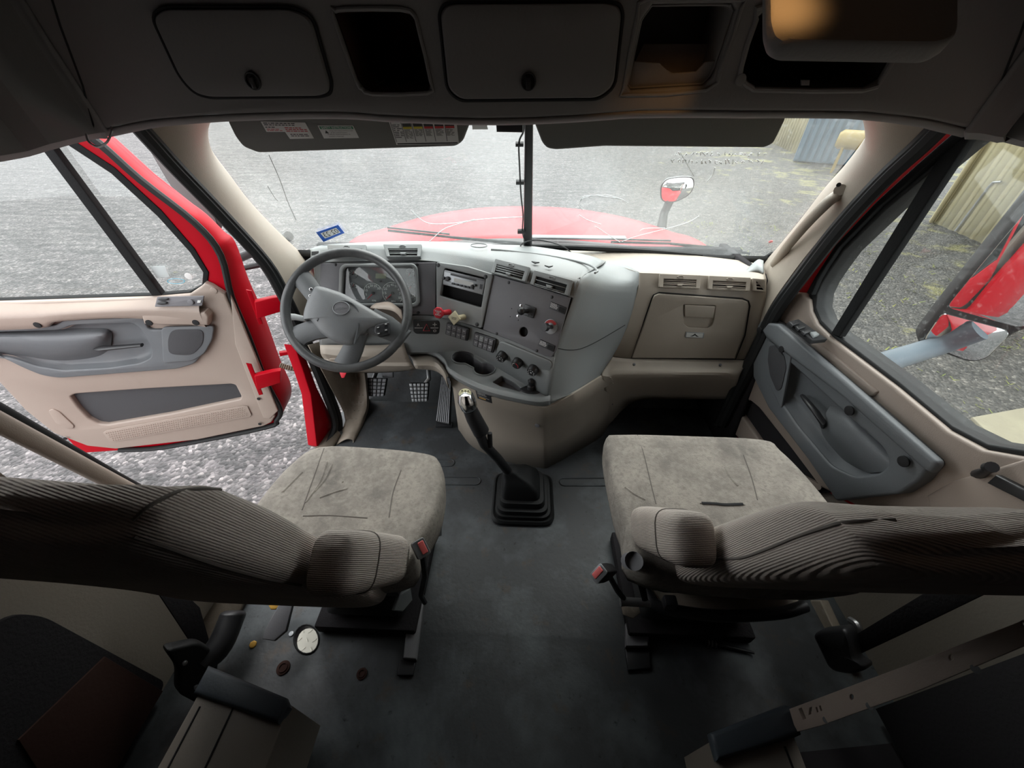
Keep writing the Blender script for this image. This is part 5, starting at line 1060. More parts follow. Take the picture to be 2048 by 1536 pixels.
Q = qf(pf, q, .0086); t = MB(); lines(t, Q, 4, .1, .7, .1, .5, .4, 12); t.rect(sq(Q, .1, .62, .85, .66)); t.build('print', M['label'], pl); MB().rect(sq(Q, .15, .74, .6, .84)).build('print', M['orange'], pl, 'orange print line')
# dash top bits
TF = F3(g((985, 493, 1.60)), g((1166, 512, 1.50)), g((1066, 538, 1.32)))
for q in ([(1063, 522), (1070, 523), (1079, 524), (1070, 526)], [(1089, 530), (1098, 532), (1106, 531), (1098, 534)]): MB().pp(TF, q, d=.004, off=.012).build('slot', M['hole'], db)
MB().tube(cr([TF.h(a, b, .004) for a, b in [(982, 499), (1010, 501), (1100, 512), (1170, 527), (1194, 540), (1190, 546)]], 5), .004, 8).build('tray_edge', M['grey'], db)
MB().poly(TF, circ(TF.l(958, 497), .035, 20, .03), [circ(TF.l(958, 497), .033, 20, .028)], d=.004, off=.014).build('adhesive_ring', M['grey'], db)
wr = MB().tube(cr([g(p) for p in [(1040, 494, 1.70), (1046, 486, 1.62), (1070, 480, 1.58), (1100, 484, 1.6), (1128, 494, 1.66), (1146, 508, 1.68)]], 6), .0028, 6).build('loose_cable', M['black'], label='thin black cable looped over the dashboard top by the centre post', cat='cable')

# ------------------------------------------------------------------ wipers on the outside
def wiper(pts, arm, lab):
    t = thing('windshield_wiper', pts[0], lab, 'wiper', 'windshield wipers')
    MB().tube(pts, .006, 8).build('blade', M['rubber'], t); MB().tube([p+V((0, .0, .014)) for p in pts[:2]], .005, 8).build('arm', M['black'], t)
    MB().tube(arm, .007, 8).build('linkage', M['black'], t)
wiper([Y(776, 461, 1.90), Y(900, 474, 1.92), Y(1046, 486, 1.93)], [Y(900, 474, 1.93), Y(980, 482, 1.98), Y(1044, 490, 1.98)], 'black wiper resting below the driver side windshield pane')
wiper([Y(1222, 484, 1.92), Y(1340, 487, 1.92), Y(1420, 494, 1.90), Y(1500, 507, 1.84)], [Y(1340, 487, 1.93), Y(1420, 496, 1.96), Y(1480, 506, 1.94)], 'black wiper resting below the passenger side windshield pane')

# ------------------------------------------------------------------ steering wheel
wc = Y(695, 619, 1.225); SWF = Frame(wc, (.12, -.71, .69))
st = thing('steering_wheel', wc, 'worn dark grey steering wheel turned to one side in front of the gauges', 'steering wheel')
RR = .213; rim = [SWF.w(RR*math.cos(2*math.pi*k/72), RR*math.sin(2*math.pi*k/72)) for k in range(72)]
mb = MB(); rg = []
for k in range(72):
    a = 2*math.pi*k/72; u = SWF.ex*math.cos(a)+SWF.ey*math.sin(a)
    rg.append([rim[k]+u*.0165*math.cos(b)+SWF.n*.0165*math.sin(b) for b in [2*math.pi*j/14 for j in range(14)]])
mb.rings(rg, closed=True)
wm_ = mat('worn_wheel_rubber', (.06, .062, .064), .42, (180, .25), [(8, .45, .7, (.12, .12, .118)), (30, .6, .75, (.05, .05, .05))])
mb.build('rim', wm_, st)
sh2 = mat('wheel_hub_plastic', (.165, .172, .178), .42, (260, .2), (12, .45, .75, (.15, .15, .15)))
hubm = mat('wheel_spoke_plastic', (.085, .09, .094), .45, (260, .2))
def spoke(pts, nm='spoke', m=hubm):
    """pts: (px, py, half width, height)"""
    mbs = MB(); rows = []
    P_ = [SWF.h(a, b, h) for a, b, w_, h in pts]
    for i, (a, b, w_, h) in enumerate(pts):
        t = (P_[min(i+1, len(P_)-1)]-P_[max(i-1, 0)]).normalized(); s = SWF.n.cross(t).normalized()
        rows.append([P_[i]+s*w_*c+SWF.n*.013*d for c, d in ((-1, -1), (-1, .2), (-.6, .8), (0, 1), (.6, .8), (1, .2), (1, -1))])
    mbs.rings(rows); return mbs.build(nm, m, st)
spoke([(648, 612, .03, .02), (630, 590, .032, .012), (612, 566, .034, .004), (598, 552, .036, -.002)])
spoke([(650, 650, .045, .02), (625, 660, .035, .01), (604, 668, .036, .002), (588, 680, .042, -.004)])
spoke([(740, 640, .045, .02), (775, 655, .042, .012), (796, 668, .036, .004), (810, 678, .036, -.002)])
spoke([(710, 668, .04, .02), (706, 695, .034, .010), (697, 715, .036, .002), (690, 732, .042, -.004)])
pad = [(640, 582), (660, 580), (690, 588), (730, 612), (779, 642), (784, 646), (781, 652), (740, 658), (722, 664), (715, 690), (702, 694), (672, 686), (648, 668), (634, 650), (633, 640), (655, 620), (620, 640), (612, 646), (615, 625), (630, 595)]
pad = [(636, 576), (652, 578), (690, 590), (730, 613), (781, 643), (776, 652), (742, 660), (726, 674), (714, 692), (700, 694), (672, 686), (648, 670), (634, 652), (624, 640), (612, 645), (613, 628), (622, 600)]
pp_ = rnd([SWF.l(*p) for p in pad], .02); bx = sum(p[0] for p in pp_)/len(pp_); by = sum(p[1] for p in pp_)/len(pp_)
S = lambda k, h: [SWF.w(bx+(a-bx)*k, by+(b-by)*k, h) for a, b in pp_]
MB().rings([S(.95, -.02), S(1, .0), S(1, .018), S(.985, .028), S(.94, .034), S(.8, .040), S(.5, .046), S(.2, .048), S(.03, .0485)]).build('airbag_cover', sh2, st, 'grey airbag cover')
MB().tube(cr([SWF.h(a, b, .041) for a, b in [(634, 642), (648, 625), (670, 608), (690, 602), (708, 610), (718, 628), (716, 655), (709, 688)]], 6), .003, 6).build('cover_seam', hubm, st)
el = SWF.l(692, 624)
MB().poly(SWF, circ(el, .029, 28, .024), [circ(el, .0265, 28, .0215)], d=.006, off=.051, bev=.001).build('emblem_ring', M['silver'], st)
em = MB().poly(SWF, circ(el, .0265, 28, .0215), d=.004, off=.0495, bev=.001).build('emblem', M['grey_dark'], st, 'oval emblem')
t = MB(); q = [SWF.w(el[0]-.021, el[1]-.006, .0502), SWF.w(el[0]+.021, el[1]-.003, .0502), SWF.w(el[0]+.021, el[1]+.004, .0502), SWF.w(el[0]-.021, el[1]+.001, .0502)]
t.text('FREIGHTLINER', q, True); t.build('lettering', M['silver'], em)
def pod(px, off, nm):
    o = MB().pp(SWF, px, d=.02, off=off, bev=.004, r=.006).build('button_pod', M['black'], st, nm); return o
o = pod([(750, 650), (778, 643), (779, 668), (758, 674), (748, 664)], .040, 'black cruise control buttons')
for a, b in ((756, 655), (772, 648), (757, 667), (772, 660)): MB().pp(SWF, [(a-3, b-2), (a+3, b-3), (a+3, b+2), (a-3, b+3)], d=.004, off=.044, bev=.001).build('button', M['black'], o); MB().pp(SWF, [(a-2, b-.6), (a+2, b-1.2), (a+2, b+.3), (a-2, b+.9)], d=.001, off=.0445, bev=.0001).build('print', M['label'], o)
o = pod([(622, 580), (634, 572), (638, 585), (633, 605), (624, 609), (620, 596)], .028, 'black button pod on the upper spoke')
for a, b in ((629, 584), (628, 597)): MB().disc(SWF, SWF.l(a, b), .006, d=.004, off=.032, bev=.001).build('button', M['chrome'], o)
# column shroud and stalk
ct = SWF.w(0, 0, -.03); ce = Y(712, 668, 1.45)
MB().tube([ct, ct.lerp(ce, .3), ct.lerp(ce, .6), ce], [.05, .058, .064, .07], 20).build('column_shroud', M['grey_dark'], st)
MB().lat([[Y(752, 606, 1.36), Y(780, 604, 1.36), Y(803, 620, 1.36)], [Y(740, 616, 1.30), Y(785, 622, 1.30), Y(805, 640, 1.31)], [Y(740, 640, 1.32), Y(780, 660, 1.32), Y(800, 665, 1.33)]], 5, 4).build('column_cover', M['beige'], st, 'beige column cover', sol=.006)
MB().tube([SWF.w(-.05, -.02, -.06), SWF.h(610, 638, -.07), SWF.h(590, 634, -.075), SWF.h(577, 634, -.075)], [.011, .010, .012, .013], 12).build('turn_signal_stalk', M['grey'], st)

# ------------------------------------------------------------------ pedals, key tag, shifter
def pedal(label, q, y, tilt, armp, nx, ny, m):
    c = Y(*[sum(p[i] for p in q)/len(q) for i in (0, 1)], y); fr_ = Frame(c, (0, -1, tilt)); t = thing('foot_pedal', c, label, 'pedal', 'foot pedals')
    MB().pp(fr_, q, d=.02, off=0, bev=.004, r=.008).build('pad', M['rubber'], t)
    Q = qf(fr_, q[:4] if len(q) == 4 else [q[0], q[1], q[2], q[3]], 0); tr_ = MB()
    for i in range(nx):
        for j in range(ny):
            c4 = [fr_.loc(p) for p in sq(Q, (i+.12)/nx, (j+.12)/ny, (i+.88)/nx, (j+.88)/ny)]; tr_.poly(fr_, c4, d=.008, off=.006, bev=.0012)
    tr_.build('tread', m, t)
    MB().tube(armp, .012, 10).build('arm', M['steel'] if 'bright' in label else M['black'], t)
gp_ = mat('worn_pedal_rubber', (.20, .205, .22), .5, (200, .2))
pedal('worn grey rubber clutch pedal, farthest from the shifter', [(728, 756), (774, 757), (768, 793), (731, 793)], 1.58, .55, [Y(745, 765, 1.62), Y(752, 745, 1.70), Y(754, 730, 1.78)], 5, 5, gp_)
pedal('bright worn brake pedal between clutch and accelerator', [(818, 766), (858, 766), (855, 803), (824, 804)], 1.56, .55, [Y(847, 772, 1.60), Y(858, 758, 1.62), Y(857, 742, 1.68), Y(855, 728, 1.75)], 5, 5, M['silver'])
ac = F3(Y(884, 752, 1.62), Y(903, 754, 1.60), Z(872, 846, .06)); at = thing('foot_pedal', ac.o, 'long ribbed accelerator pedal beside the beige centre base', 'pedal', 'foot pedals')
q = [(884, 752), (903, 756), (899, 849), (872, 843)]; MB().pp(ac, q, d=.015, bev=.003, r=.006).build('pad', M['rubber'], at); Q = qf(ac, q, 0); tr_ = MB()
for k in range(7): tr_.poly(ac, [ac.loc(p) for p in sq(Q, (k+.2)/7, .02, (k+.75)/7, .985)], d=.008, off=.005, bev=.0015)
tr_.build('tread', mat('grey_pedal_rubber', (.27, .275, .29), .5), at)
MB().box(Z(888, 852, .012)+V((0, .01, 0)), (.09, .03, .02), bev=.004).build('hinge', M['black'], at)
dk = Y(776, 746, 1.66); dt = thing('dimmer_pedal', dk, 'small square black floor pedal above the clutch pedal', 'pedal')
MB().box(dk, (.06, .02, .05), Matrix.Rotation(-.5, 3, 'X'), bev=.004).build('pad', gp_, dt)
MB().tube([dk+V((0, .01, 0)), dk+V((0, .12, .02))], .01, 8).build('arm', M['black'], dt)
kt = Y(685, 748, 1.33); ky = thing('key_tag', kt, 'red plastic key tag hanging below the steering wheel', 'key tag')
KTF = Frame(kt, (0, -1, .3)); MB().pp(KTF, [(681, 741), (689, 741), (693, 746), (688, 756), (683, 756), (679, 746)], d=.006, bev=.002).build('tag', M['red_plastic'], ky)
MB().tube([KTF.h(685, 742), KTF.h(686, 728, .0), KTF.h(688, 718, -.01)], .0025, 6).build('ring', M['steel'], ky)

gs_ = thing('gear_shifter', Z(1045, 1000, 0), 'gear shifter with chrome topped knob on a leaning black lever and rubber boot', 'gear shifter')
def rr_(cx, cy, hx_, hy_, z, r, n=5):
    return [V((x, y, z)) for x, y in rnd([(cx-hx_, cy-hy_), (cx+hx_, cy-hy_), (cx+hx_, cy+hy_), (cx-hx_, cy+hy_)], r, n)]
bc0 = Z(1046, 1000, 0); cx, cy = bc0.x, bc0.y
b = MB(); b.rings([rr_(cx, cy+.005, .130, .128, .0, .05), rr_(cx, cy+.005, .132, .13, .012, .05), rr_(cx, cy+.005, .125, .123, .022, .05), rr_(cx, cy+.006, .117, .114, .018, .045), rr_(cx, cy+.006, .115, .112, .034, .045), rr_(cx-.002, cy+.006, .107, .104, .036, .042), rr_(cx-.003, cy+.006, .105, .101, .056, .04),
    rr_(cx-.004, cy+.008, .095, .09, .058, .036), rr_(cx-.006, cy+.010, .091, .086, .084, .034), rr_(cx-.010, cy+.012, .080, .075, .087, .03), rr_(cx-.014, cy+.014, .074, .068, .125, .026), rr_(cx-.03, cy+.015, .050, .048, .165, .02), rr_(cx-.05, cy+.012, .032, .030, .182, .014), rr_(cx-.055, cy+.012, .030, .028, .19, .014), rr_(cx-.06, cy+.012, .018, .018, .198, .009)])
b.build('boot', M['rubber'], gs_, 'stepped black rubber boot')
kp0 = Z(936, 812, .585); l0 = V((cx-.058, cy+.012, .185))
l1 = Z(968, 888, .42); d01 = (l1-l0)
MB().tube([l0-V((0, 0, .02)), l0.lerp(l1, .5), l1, l1.lerp(kp0, .25)], [.0185, .0175, .017, .018], 16).build('lever', M['black'], gs_)
mb = MB(); k0 = Z(965, 868, .455); k1 = Z(948, 836, .53); k2 = Z(940, 818, .57); k3 = Z(933, 800, .605); k4 = Z(931, 788, .625)
mb.tube([k0, k0.lerp(k1, .15), k1, k2], [.019, .029, .027, .024], 18); mb.build('grip', M['black'], gs_)
MB().tube([k2, k2.lerp(k3, .2), k3, k4, k4+V((0, .004, .006))], [.024, .029, .031, .026, .010], 20, flat=.95).build('knob', M['chrome'], gs_, 'pale chrome knob top')
kf = Frame(k4+V((0, -.004, .008)), (0, -.55, 1)); ti = MB().poly(kf, circ((0, -.004), .021, 20, .019), d=.003, off=.002, bev=.001).build('shift_inset', mat('pale_yellow_label', (.66, .62, .38), .4), gs_, 'pale yellow gear label')
t = MB(); q = [kf.w(-.014, -.018, .0026), kf.w(.014, -.018, .0026), kf.w(.014, .012, .0026), kf.w(-.014, .012, .0026)]
t.text('R 2 4', sq(q, .05, .1, .95, .3), True); t.text('1 3 5', sq(q, .05, .62, .95, .82), True); t.build('lettering', M['ink'], ti)
MB().tube([k0+V((.026, -.004, .01)), l1+V((.022, -.002, -.01))], .009, 10).build('range_lever', M['black'], gs_)
# ------------------------------------------------------------------ seats
def seat(loc, label, cush, zc, xi, wid, prof, s, arm, seams, folds, side_seams):
    """s = -1 driver (inboard side faces +x), +1 passenger; prof = (z, rear y, front y) up the backrest; arm = ends and size of the folded armrest"""
    t = thing('seat', loc, label, 'seat', 'truck seats')
    ol = cr([V((x, y, 0)) for x, y in cush], 4, True); cx = sum(p.x for p in ol)/len(ol); cy = sum(p.y for p in ol)/len(ol)
    S = lambda k, z: [V((cx+(p.x-cx)*k, cy+(p.y-cy)*k, z)) for p in ol]
    cu = MB().rings([S(.90, zc-.13), S(.97, zc-.125), S(1.0, zc-.09), S(1.01, zc-.05), S(1.0, zc-.02), S(.985, zc-.006), S(.955, zc), S(.9, zc+.003), S(.7, zc+.004), S(.4, zc), S(.1, zc-.002)]).build('seat_cushion', M['cloth'], t, ang=70)
    for sm in seams: MB().tube(cr(onto(cu, sm, 0), 5), .0016, 6).build('cushion_seam', M['seam'], cu)
    for sm in folds: MB().tube(cr(onto(cu, sm, -.002), 5), .004, 6).build('cushion_fold', M['cloth'], cu)
    n = 48; rg = []
    P_ = cr([V((p[1], p[2], p[0])) for p in prof], 5)
    for i, p in enumerate(P_):
        f = i/(len(P_)-1); yb, yf, z = p.x, p.y, p.z
        w = wid*(1-.10*max(0, f-.55)/.45-.05*max(0, .15-f)/.15); xin, xout = xi, xi+s*w; ring = []
        for k in range(n):
            a = 2*math.pi*k/n; c, sn = math.cos(a), math.sin(a)
            ux = math.copysign(abs(c)**.32, c); uy = math.copysign(abs(sn)**.5, sn); yc, hy = (yb+yf)/2, (yf-yb)/2
            y = yc+uy*hy
            if sn > 0: y -= .04*(1-abs(ux)**4)*min(1, f*3)*(1-.6*f)
            ring.append(V(((xin+xout)/2+ux*w/2, y, z-uy*hy*.30)))
        if f > .8:
            for v in ring: v.z += .014*math.cos((v.x-(xin+xout)/2)/w*2*math.pi*1.4)*(f-.8)/.2
        rg.append(ring)
    top = rg[-1]; cc = sum(top, V())/n; rg += [[cc+(v-cc)*.85+V((0, -.004, .014)) for v in top], [cc+(v-cc)*.4+V((0, -.006, .022)) for v in top]]
    bt = rg[0]; cc = sum(bt, V())/n; rg = [[cc+(v-cc)*.7+V((0, .004, -.012)) for v in bt]]+rg
    bk = MB().rings(rg).build('backrest', M['rib'], t, ang=80)
    for sm in side_seams: MB().tube(cr(onto(bk, sm, -.0005), 6), .0026, 6).build('backrest_piping', M['seam'], bk)
    (y0, z0), (y1, z1), hw, xa, th = arm
    a0, a1 = V((xa, y0, z0)), V((xa, y1, z1)); d = (a1-a0).normalized(); pr = V((0, -d.z, d.y)); rg = []
    for f, kx, ky in ((-.05, .3, .4), (-.035, .75, .8), (.02, .97, .97), (.12, 1, 1), (.5, 1, 1.02), (.85, 1, 1), (.95, .92, .92), (.99, .6, .65), (1.0, .25, .3)):
        c = a0.lerp(a1, f)
        rg.append([c+V((1, 0, 0))*math.copysign(abs(math.cos(a))**.55, math.cos(a))*th/2*kx+pr*math.copysign(abs(math.sin(a))**.55, math.sin(a))*hw*ky for a in [2*math.pi*k/28 for k in range(28)]])
    ar = MB().rings(rg).build('armrest', M['rib2'], t, ang=80)
    c = a0.lerp(a1, .28); MB().tube([c+V((1, 0, 0))*math.copysign(abs(math.cos(a))**.55, math.cos(a))*(th/2+.0005)+pr*math.copysign(abs(math.sin(a))**.55, math.sin(a))*(hw+.0005) for a in [2*math.pi*k/28 for k in range(29)]], .0018, 6, cap=False).build('armrest_seam', M['seam'], ar)
    return t
dseat = seat((-.52, .55, 0), 'grey brown cloth driver seat with folded up armrest behind the steering wheel',
    [(-.665, .83), (-.48, .832), (-.31, .815), (-.258, .785), (-.232, .70), (-.232, .60), (-.262, .51), (-.31, .43), (-.70, .42), (-.75, .53), (-.748, .65), (-.722, .76)], .50, -.352, .50,
    [(.36, .392, .50), (.45, .36, .465), (.60, .318, .425), (.75, .268, .39), (.87, .225, .36), (.97, .195, .33), (1.045, .175, .30), (1.09, .172, .278), (1.115, .19, .25)], -1, ((.293, .83), (.450, .53), .052, -.303, .085),
    [[(648, 897), (636, 930), (620, 975), (604, 1020)], [(822, 901), (802, 940), (786, 985), (778, 1035)], [(606, 1032), (660, 1031), (735, 1036)]],
    [[(654, 925), (640, 965), (612, 1005)], [(664, 930), (650, 960), (628, 985)], [(565, 985), (590, 960), (605, 945)], [(640, 996), (670, 985), (695, 978)], [(681, 955), (686, 965)]],
    [[(268, 1040), (300, 1012), (351, 986), (400, 978), (440, 980), (490, 992), (540, 1014), (580, 1040)], [(268, 1072), (330, 1092), (395, 1116), (470, 1140), (549, 1160), (602, 1170)]])
pseat = seat((.55, .6, 0), 'grey brown cloth passenger seat with worn torn cushion beside the passenger door',
    [(.268, .85), (.31, .873), (.52, .875), (.765, .868), (.80, .825), (.825, .73), (.838, .60), (.83, .44), (.32, .44), (.272, .55), (.262, .70)], .55, .366, .50,
    [(.36, .50, .60), (.45, .44, .57), (.60, .37, .52), (.75, .305, .46), (.85, .262, .42), (.93, .232, .385), (.99, .21, .355), (1.03, .205, .325), (1.055, .22, .29)], 1, ((.38, .785), (.548, .548), .050, .320, .085),
    [[(1275, 870), (1288, 910), (1300, 960), (1312, 1008)], [(1472, 874), (1487, 910), (1503, 955), (1515, 1000)], [(1400, 1007), (1450, 1008), (1490, 1010)]],
    [[(1450, 935), (1460, 955), (1475, 972)], [(1250, 975), (1270, 990), (1290, 1000)]],
    [[(1425, 1118), (1480, 1116), (1530, 1100), (1590, 1075), (1650, 1055), (1690, 1045), (1790, 1040)], [(1290, 1152), (1310, 1136), (1330, 1128)]])
MB().tube(cr([Z(a, b, .551) for a, b in [(1404, 1006), (1430, 1007), (1450, 1009), (1486, 1008)]], 4), .004, 6, flat=.5).build('tear', M['hole'], pseat, 'black torn split in the cushion')
# seat bases
def base(t, x0, x1, y0, y1, zt, lab):
    MB().box(((x0+x1)/2, (y0+y1)/2, zt-.17), (x1-x0, y1-y0, .05), bev=.01).build('seat_pan', M['black'], t)
    mb = MB(); rg = []
    for k in range(9):
        z = .05+(zt-.24)*k/8; i = .03 if k % 2 else .055
        rg.append([V((x, y, z)) for x, y in rnd([(x0+i, y0+i), (x1-i, y0+i), (x1-i, y1-i), (x0+i, y1-i)], .03, 3)])
    mb.rings(rg).build('suspension_bellows', M['rubber'], t)
    MB().box(((x0+x1)/2, (y0+y1)/2, .03), (x1-x0, y1-y0, .05), bev=.006).build('floor_base', M['carpet'], t)
base(dseat, -.66, -.33, .45, .78, .50, ''); base(pseat, .36, .76, .47, .82, .55, '')
MB().pp(Frame((-.245, .6, .4), (1, 0, 0)), [(866, 1048), (884, 1049), (884, 1072), (868, 1076)], d=.03, bev=.004).build('seat_lever', M['black'], dseat, 'black lever under the cushion edge')
# seat back tray, hinge bracket and height knob of the passenger seat
TR = Frame((.6, .47, .30), (0, -.45, 1))
MB().tube(cr([Z(a, b, .27) for a, b in [(1286, 1168), (1296, 1190), (1316, 1212), (1380, 1226), (1460, 1232), (1560, 1226), (1610, 1212)]], 5), .016, 10).build('rear_frame_tube', M['black'], pseat)
MB().pp(Frame((.6, .5, .26), (0, 0, 1), V((0, 1, 0))), [(1300, 1172), (1590, 1180), (1600, 1210), (1440, 1226), (1330, 1212)], d=.01, bev=.002).build('rear_tray', M['beige_dirty'], pseat, 'dirty tan tray below the backrest')
MB().box(Z(1338, 1207, .29), (.035, .03, .05), bev=.006).build('bracket', M['black'], pseat)
MB().tube([X(1262, 1118, .30), X(1268, 1122, .27), X(1255, 1122, .262)], [.016, .021, .018], 16, flat=1.0).build('height_knob', M['grey_dark'], pseat, 'round grey seat adjuster knob')
MB().tube([X(1272, 1146, .31), X(1282, 1165, .32), X(1290, 1200, .33)], [.012, .01, .008], 8).build('hose', M['rubber'], pseat)
# seat mounting legs on the floor
for t, px, x in ((dseat, [(832, 1195), (848, 1196), (832, 1318), (806, 1316), (814, 1240)], 0), (pseat, [(1276, 1190), (1300, 1196), (1304, 1230), (1296, 1292), (1252, 1292), (1252, 1240)], 0)):
    fz = Frame((0, .5, .03), (0, 0, 1), V((0, 1, 0))); MB().pp(fz, px, d=.028, bev=.004).build('mounting_rail', M['grey_dark'], t)
MB().pp(Frame((0, .4, .012), (0, 0, 1), V((0, 1, 0))), [(1250, 1294), (1298, 1294), (1302, 1336), (1256, 1340)], d=.012, bev=.002).build('rail_cover', M['black'], pseat)
MB().pp(Frame((0, .4, .012), (0, 0, 1), V((0, 1, 0))), [(800, 1318), (832, 1320), (826, 1350), (794, 1350)], d=.012, bev=.002).build('rail_cover', M['black'], dseat)
MB().pp(Frame((-.86, .3, .12), (.2, -.3, 1)), [(560, 1204), (588, 1198), (572, 1262), (548, 1282), (524, 1278), (530, 1258)], d=.02, bev=.003).build('rear_bracket', M['grey_dark'], dseat, 'bent dark steel bracket')
MB().pp(Frame((-.36, .42, .36), (1, -.4, .3)), [(800, 1190), (822, 1176), (826, 1200), (806, 1224), (788, 1222)], d=.012, bev=.004).build('hinge_cover', M['grey'], dseat)
def buckle(lab, c, face, stalk, w, h):
    t = thing('seat_belt_buckle', c, lab, 'seat belt buckle', 'seat belt buckles')
    f = Frame(c, face, V((0, 0, 1))); rr2 = rnd([(-w, -h), (w, -h), (w, h), (-w, h)], .006)
    MB().rings([[f.w(a*k, b*k, o) for a, b in rr2] for o, k in ((.004, .9), (.002, 1), (-.03, 1.02), (-.06, .85), (-.07, .6))]).build('housing', M['black'], t)
    MB().poly(f, rr2, [[(-w*.8, -h*.86), (w*.8, -h*.86), (w*.8, h*.86), (-w*.8, h*.86)]], d=.004, off=.006, bev=.001).build('rim', M['silver'], t, 'worn silver rim')
    MB().poly(f, rnd([(w*-.2, -h*.72), (w*.72, -h*.72), (w*.72, h*.72), (w*-.2, h*.72)] if lab.startswith('driver') else [(-w*.72, -h*.72), (w*.3, -h*.72), (w*.3, h*.72), (-w*.72, h*.72)], .003), d=.006, off=.008, bev=.0015).build('release_button', M['pink_red'], t, 'pale red release button')
    MB().tube(stalk, .008, 8).build('stalk', M['black'], t)
b1 = X(842, 1097, -.235)
buckle('driver seat belt buckle with red button standing beside the driver armrest', b1, (.35, -.45, .9), [b1+V((-.01, .02, -.06)), b1+V((-.01, .0, -.14)), Z(842, 1190, .24), Z(850, 1205, .20)], .0155, .021)
b2 = X(1199, 1147, .205)
buckle('passenger seat belt buckle with red button tipped over the aisle floor', b2, (-.55, -.35, .6), [b2+V((.035, .02, -.05)), Z(1234, 1180, .32), Z(1247, 1196, .28)], .0145, .022)
br = thing('belt_bracket', Z(1260, 1205, .2), 'rusty steel belt bracket bolted beside the passenger seat base', 'bracket')
MB().tube([Z(1240, 1203, .27), Z(1248, 1203, .27), Z(1300, 1206, .27)], [.014, .012, .012], 12).build('pivot_bar', M['steel'], br)
MB().pp(Frame(Z(1260, 1220, .2), (0, -.5, 1)), [(1244, 1210), (1278, 1212), (1282, 1226), (1266, 1238), (1248, 1230)], d=.02, bev=.003).build('plate', M['beige_dirty'], br)
MB().tube([Z(1268, 1180, .02), Z(1268, 1180, .035)], .012, 12).build('bolt', M['bronze_dark'], br, 'rusty bolt head')

# ------------------------------------------------------------------ things behind the seats
pl = MB(); tf = Frame((hc.x*1.34, hc.y*1.34, -.5), (0, 0, 1), V((0, 1, 0)))
pl.poly(tf, [(-.50, -.45), (.14, -.45), (.14, .5), (-.50, .5)], d=.006)
for i in range(-12, 5):
    for j in range(-9, 10):
        a = math.pi/4 if (i+j) % 2 else -math.pi/4; x, y = i*.034, j*.034
        pl.poly(tf, [(x+math.cos(a)*.011*c-math.sin(a)*.0028*d_, y+math.sin(a)*.011*c+math.cos(a)*.0028*d_) for c, d_ in ((-1, 0), (0, -1), (1, 0), (0, 1))], d=.002, off=.0022, bev=.0004)
pl.build('step_plate', M['plate'], label='bright tread plate seen through the round hole in the floor', cat='step plate')
MB().tube([Z(a, b, .001) for a, b in [(613+25*math.cos(t*.314), 1279+29*math.sin(t*.314)) for t in range(21)]], .003, 6, cap=False).build('hole_grommet', M['rubber'], label='black rubber edge of the round hole in the floor', cat='grommet')
for (a, b), r, m, lab, cat in (((583, 1268), .008, 'silver', 'small silver disc beside the round floor hole', 'disc'), ((567, 1336), .020, 'bronze_dark', 'rusty ringed drain plug on the floor behind the driver seat', 'floor plug'), ((724, 1348), .016, 'bronze_dark', 'dark round floor plug beside the aisle behind the driver seat', 'floor plug')):
    c = Z(a, b, .0); p = MB(); f = Frame(c, (0, 0, 1), V((0, 1, 0))); p.disc(f, (0, 0), r, d=.004, off=.004, bev=.001)
    if r > .01: p.poly(f, circ((0, 0), r*.7), [circ((0, 0), r*.5)], d=.004, off=.007, bev=.001)
    p.build(cat.replace(' ', '_'), M[m], label=lab, cat=cat)
for (a, b), x, lab in (((551, 1208), -.80, 'orange cap behind the driver seat'), ((507, 1289), -.86, 'small orange bolt cap on the dark floor edge behind the driver seat')):
    r = .018 if x > -.83 else .011; c = X(a, b, x); f = Frame(c, (.3, -.3, 1)); p = MB(); p.poly(f, circ((0, 0), r, 7), d=.012, off=.01, bev=.003); p.build('bolt_cap', M['orange'], label=lab, cat='cap')
# driver side: belt retractor and cabinet with blue grey rail
lr = thing('seat_belt_retractor', (-.95, .40, .1), 'black seat belt retractor low on the wall behind the driver seat', 'seat belt retractor', 'seat belt retractors')
mb = MB(); mb.tube(cr([X(468, 1222, -.90), X(462, 1240, -.90), X(440, 1290, -.90), X(405, 1330, -.92)], 4), [.026, .034, .036, .036, .036, .036, .036, .036, .036, .036, .034, .03, .028], 14).build('cover', M['black'], lr)
LF = Frame((-.93, .3, .15), (1, -.5, .3)); pbr = MB().pp(LF, [(330, 1300), (398, 1285), (440, 1310), (432, 1370), (398, 1410), (356, 1388), (358, 1340)], d=.04, bev=.008, r=.02).build('bracket', M['rubber'], lr)
for a, b in ((369, 1325), (391, 1373)): MB().disc(LF, LF.l(a, b), .006, d=.006, off=.006).build('screw', M['silver'], lr)
MB().pp(Frame((-.96, .4, .4), (1, 0, 0)), [(392, 1300), (424, 1300), (400, 1215), (330, 1150), (300, 1160)], d=.004).build('belt_webbing', M['carpet'], lr, 'dark belt webbing')
def prism(fp, z0, z1, nm, m, par, lab=None, bev=.004):
    f = Frame((0, 0, z1), (0, 0, 1), V((0, 1, 0))); return MB().poly(f, [f.loc((x, y, z1)) for x, y in fp], d=z1-z0, bev=bev).build(nm, m, par, lab)
lc_ = thing('bunk_cabinet', (-.75, -.1, 0), 'tan cabinet with dark rail on the driver side behind the seat', 'cabinet', 'cabinets behind the seats')
fpL = [(-.765, .262), (-.535, .212), (-.535, -.6), (-.785, -.6)]
prism([(-.75, .24), (-.56, .17), (-.56, -.6), (-.76, -.6)], .0, .05, 'toe_kick', M['carpet'], lc_)
prism(fpL, .05, .285, 'body', M['panel_dark'], lc_)
prism([(-.772, .278), (-.545, .222), (-.528, .205), (-.54, .175), (-.772, .222)], .270, .300, 'rail', M['blue_grey'], lc_, 'dark blue grey rail', .010)
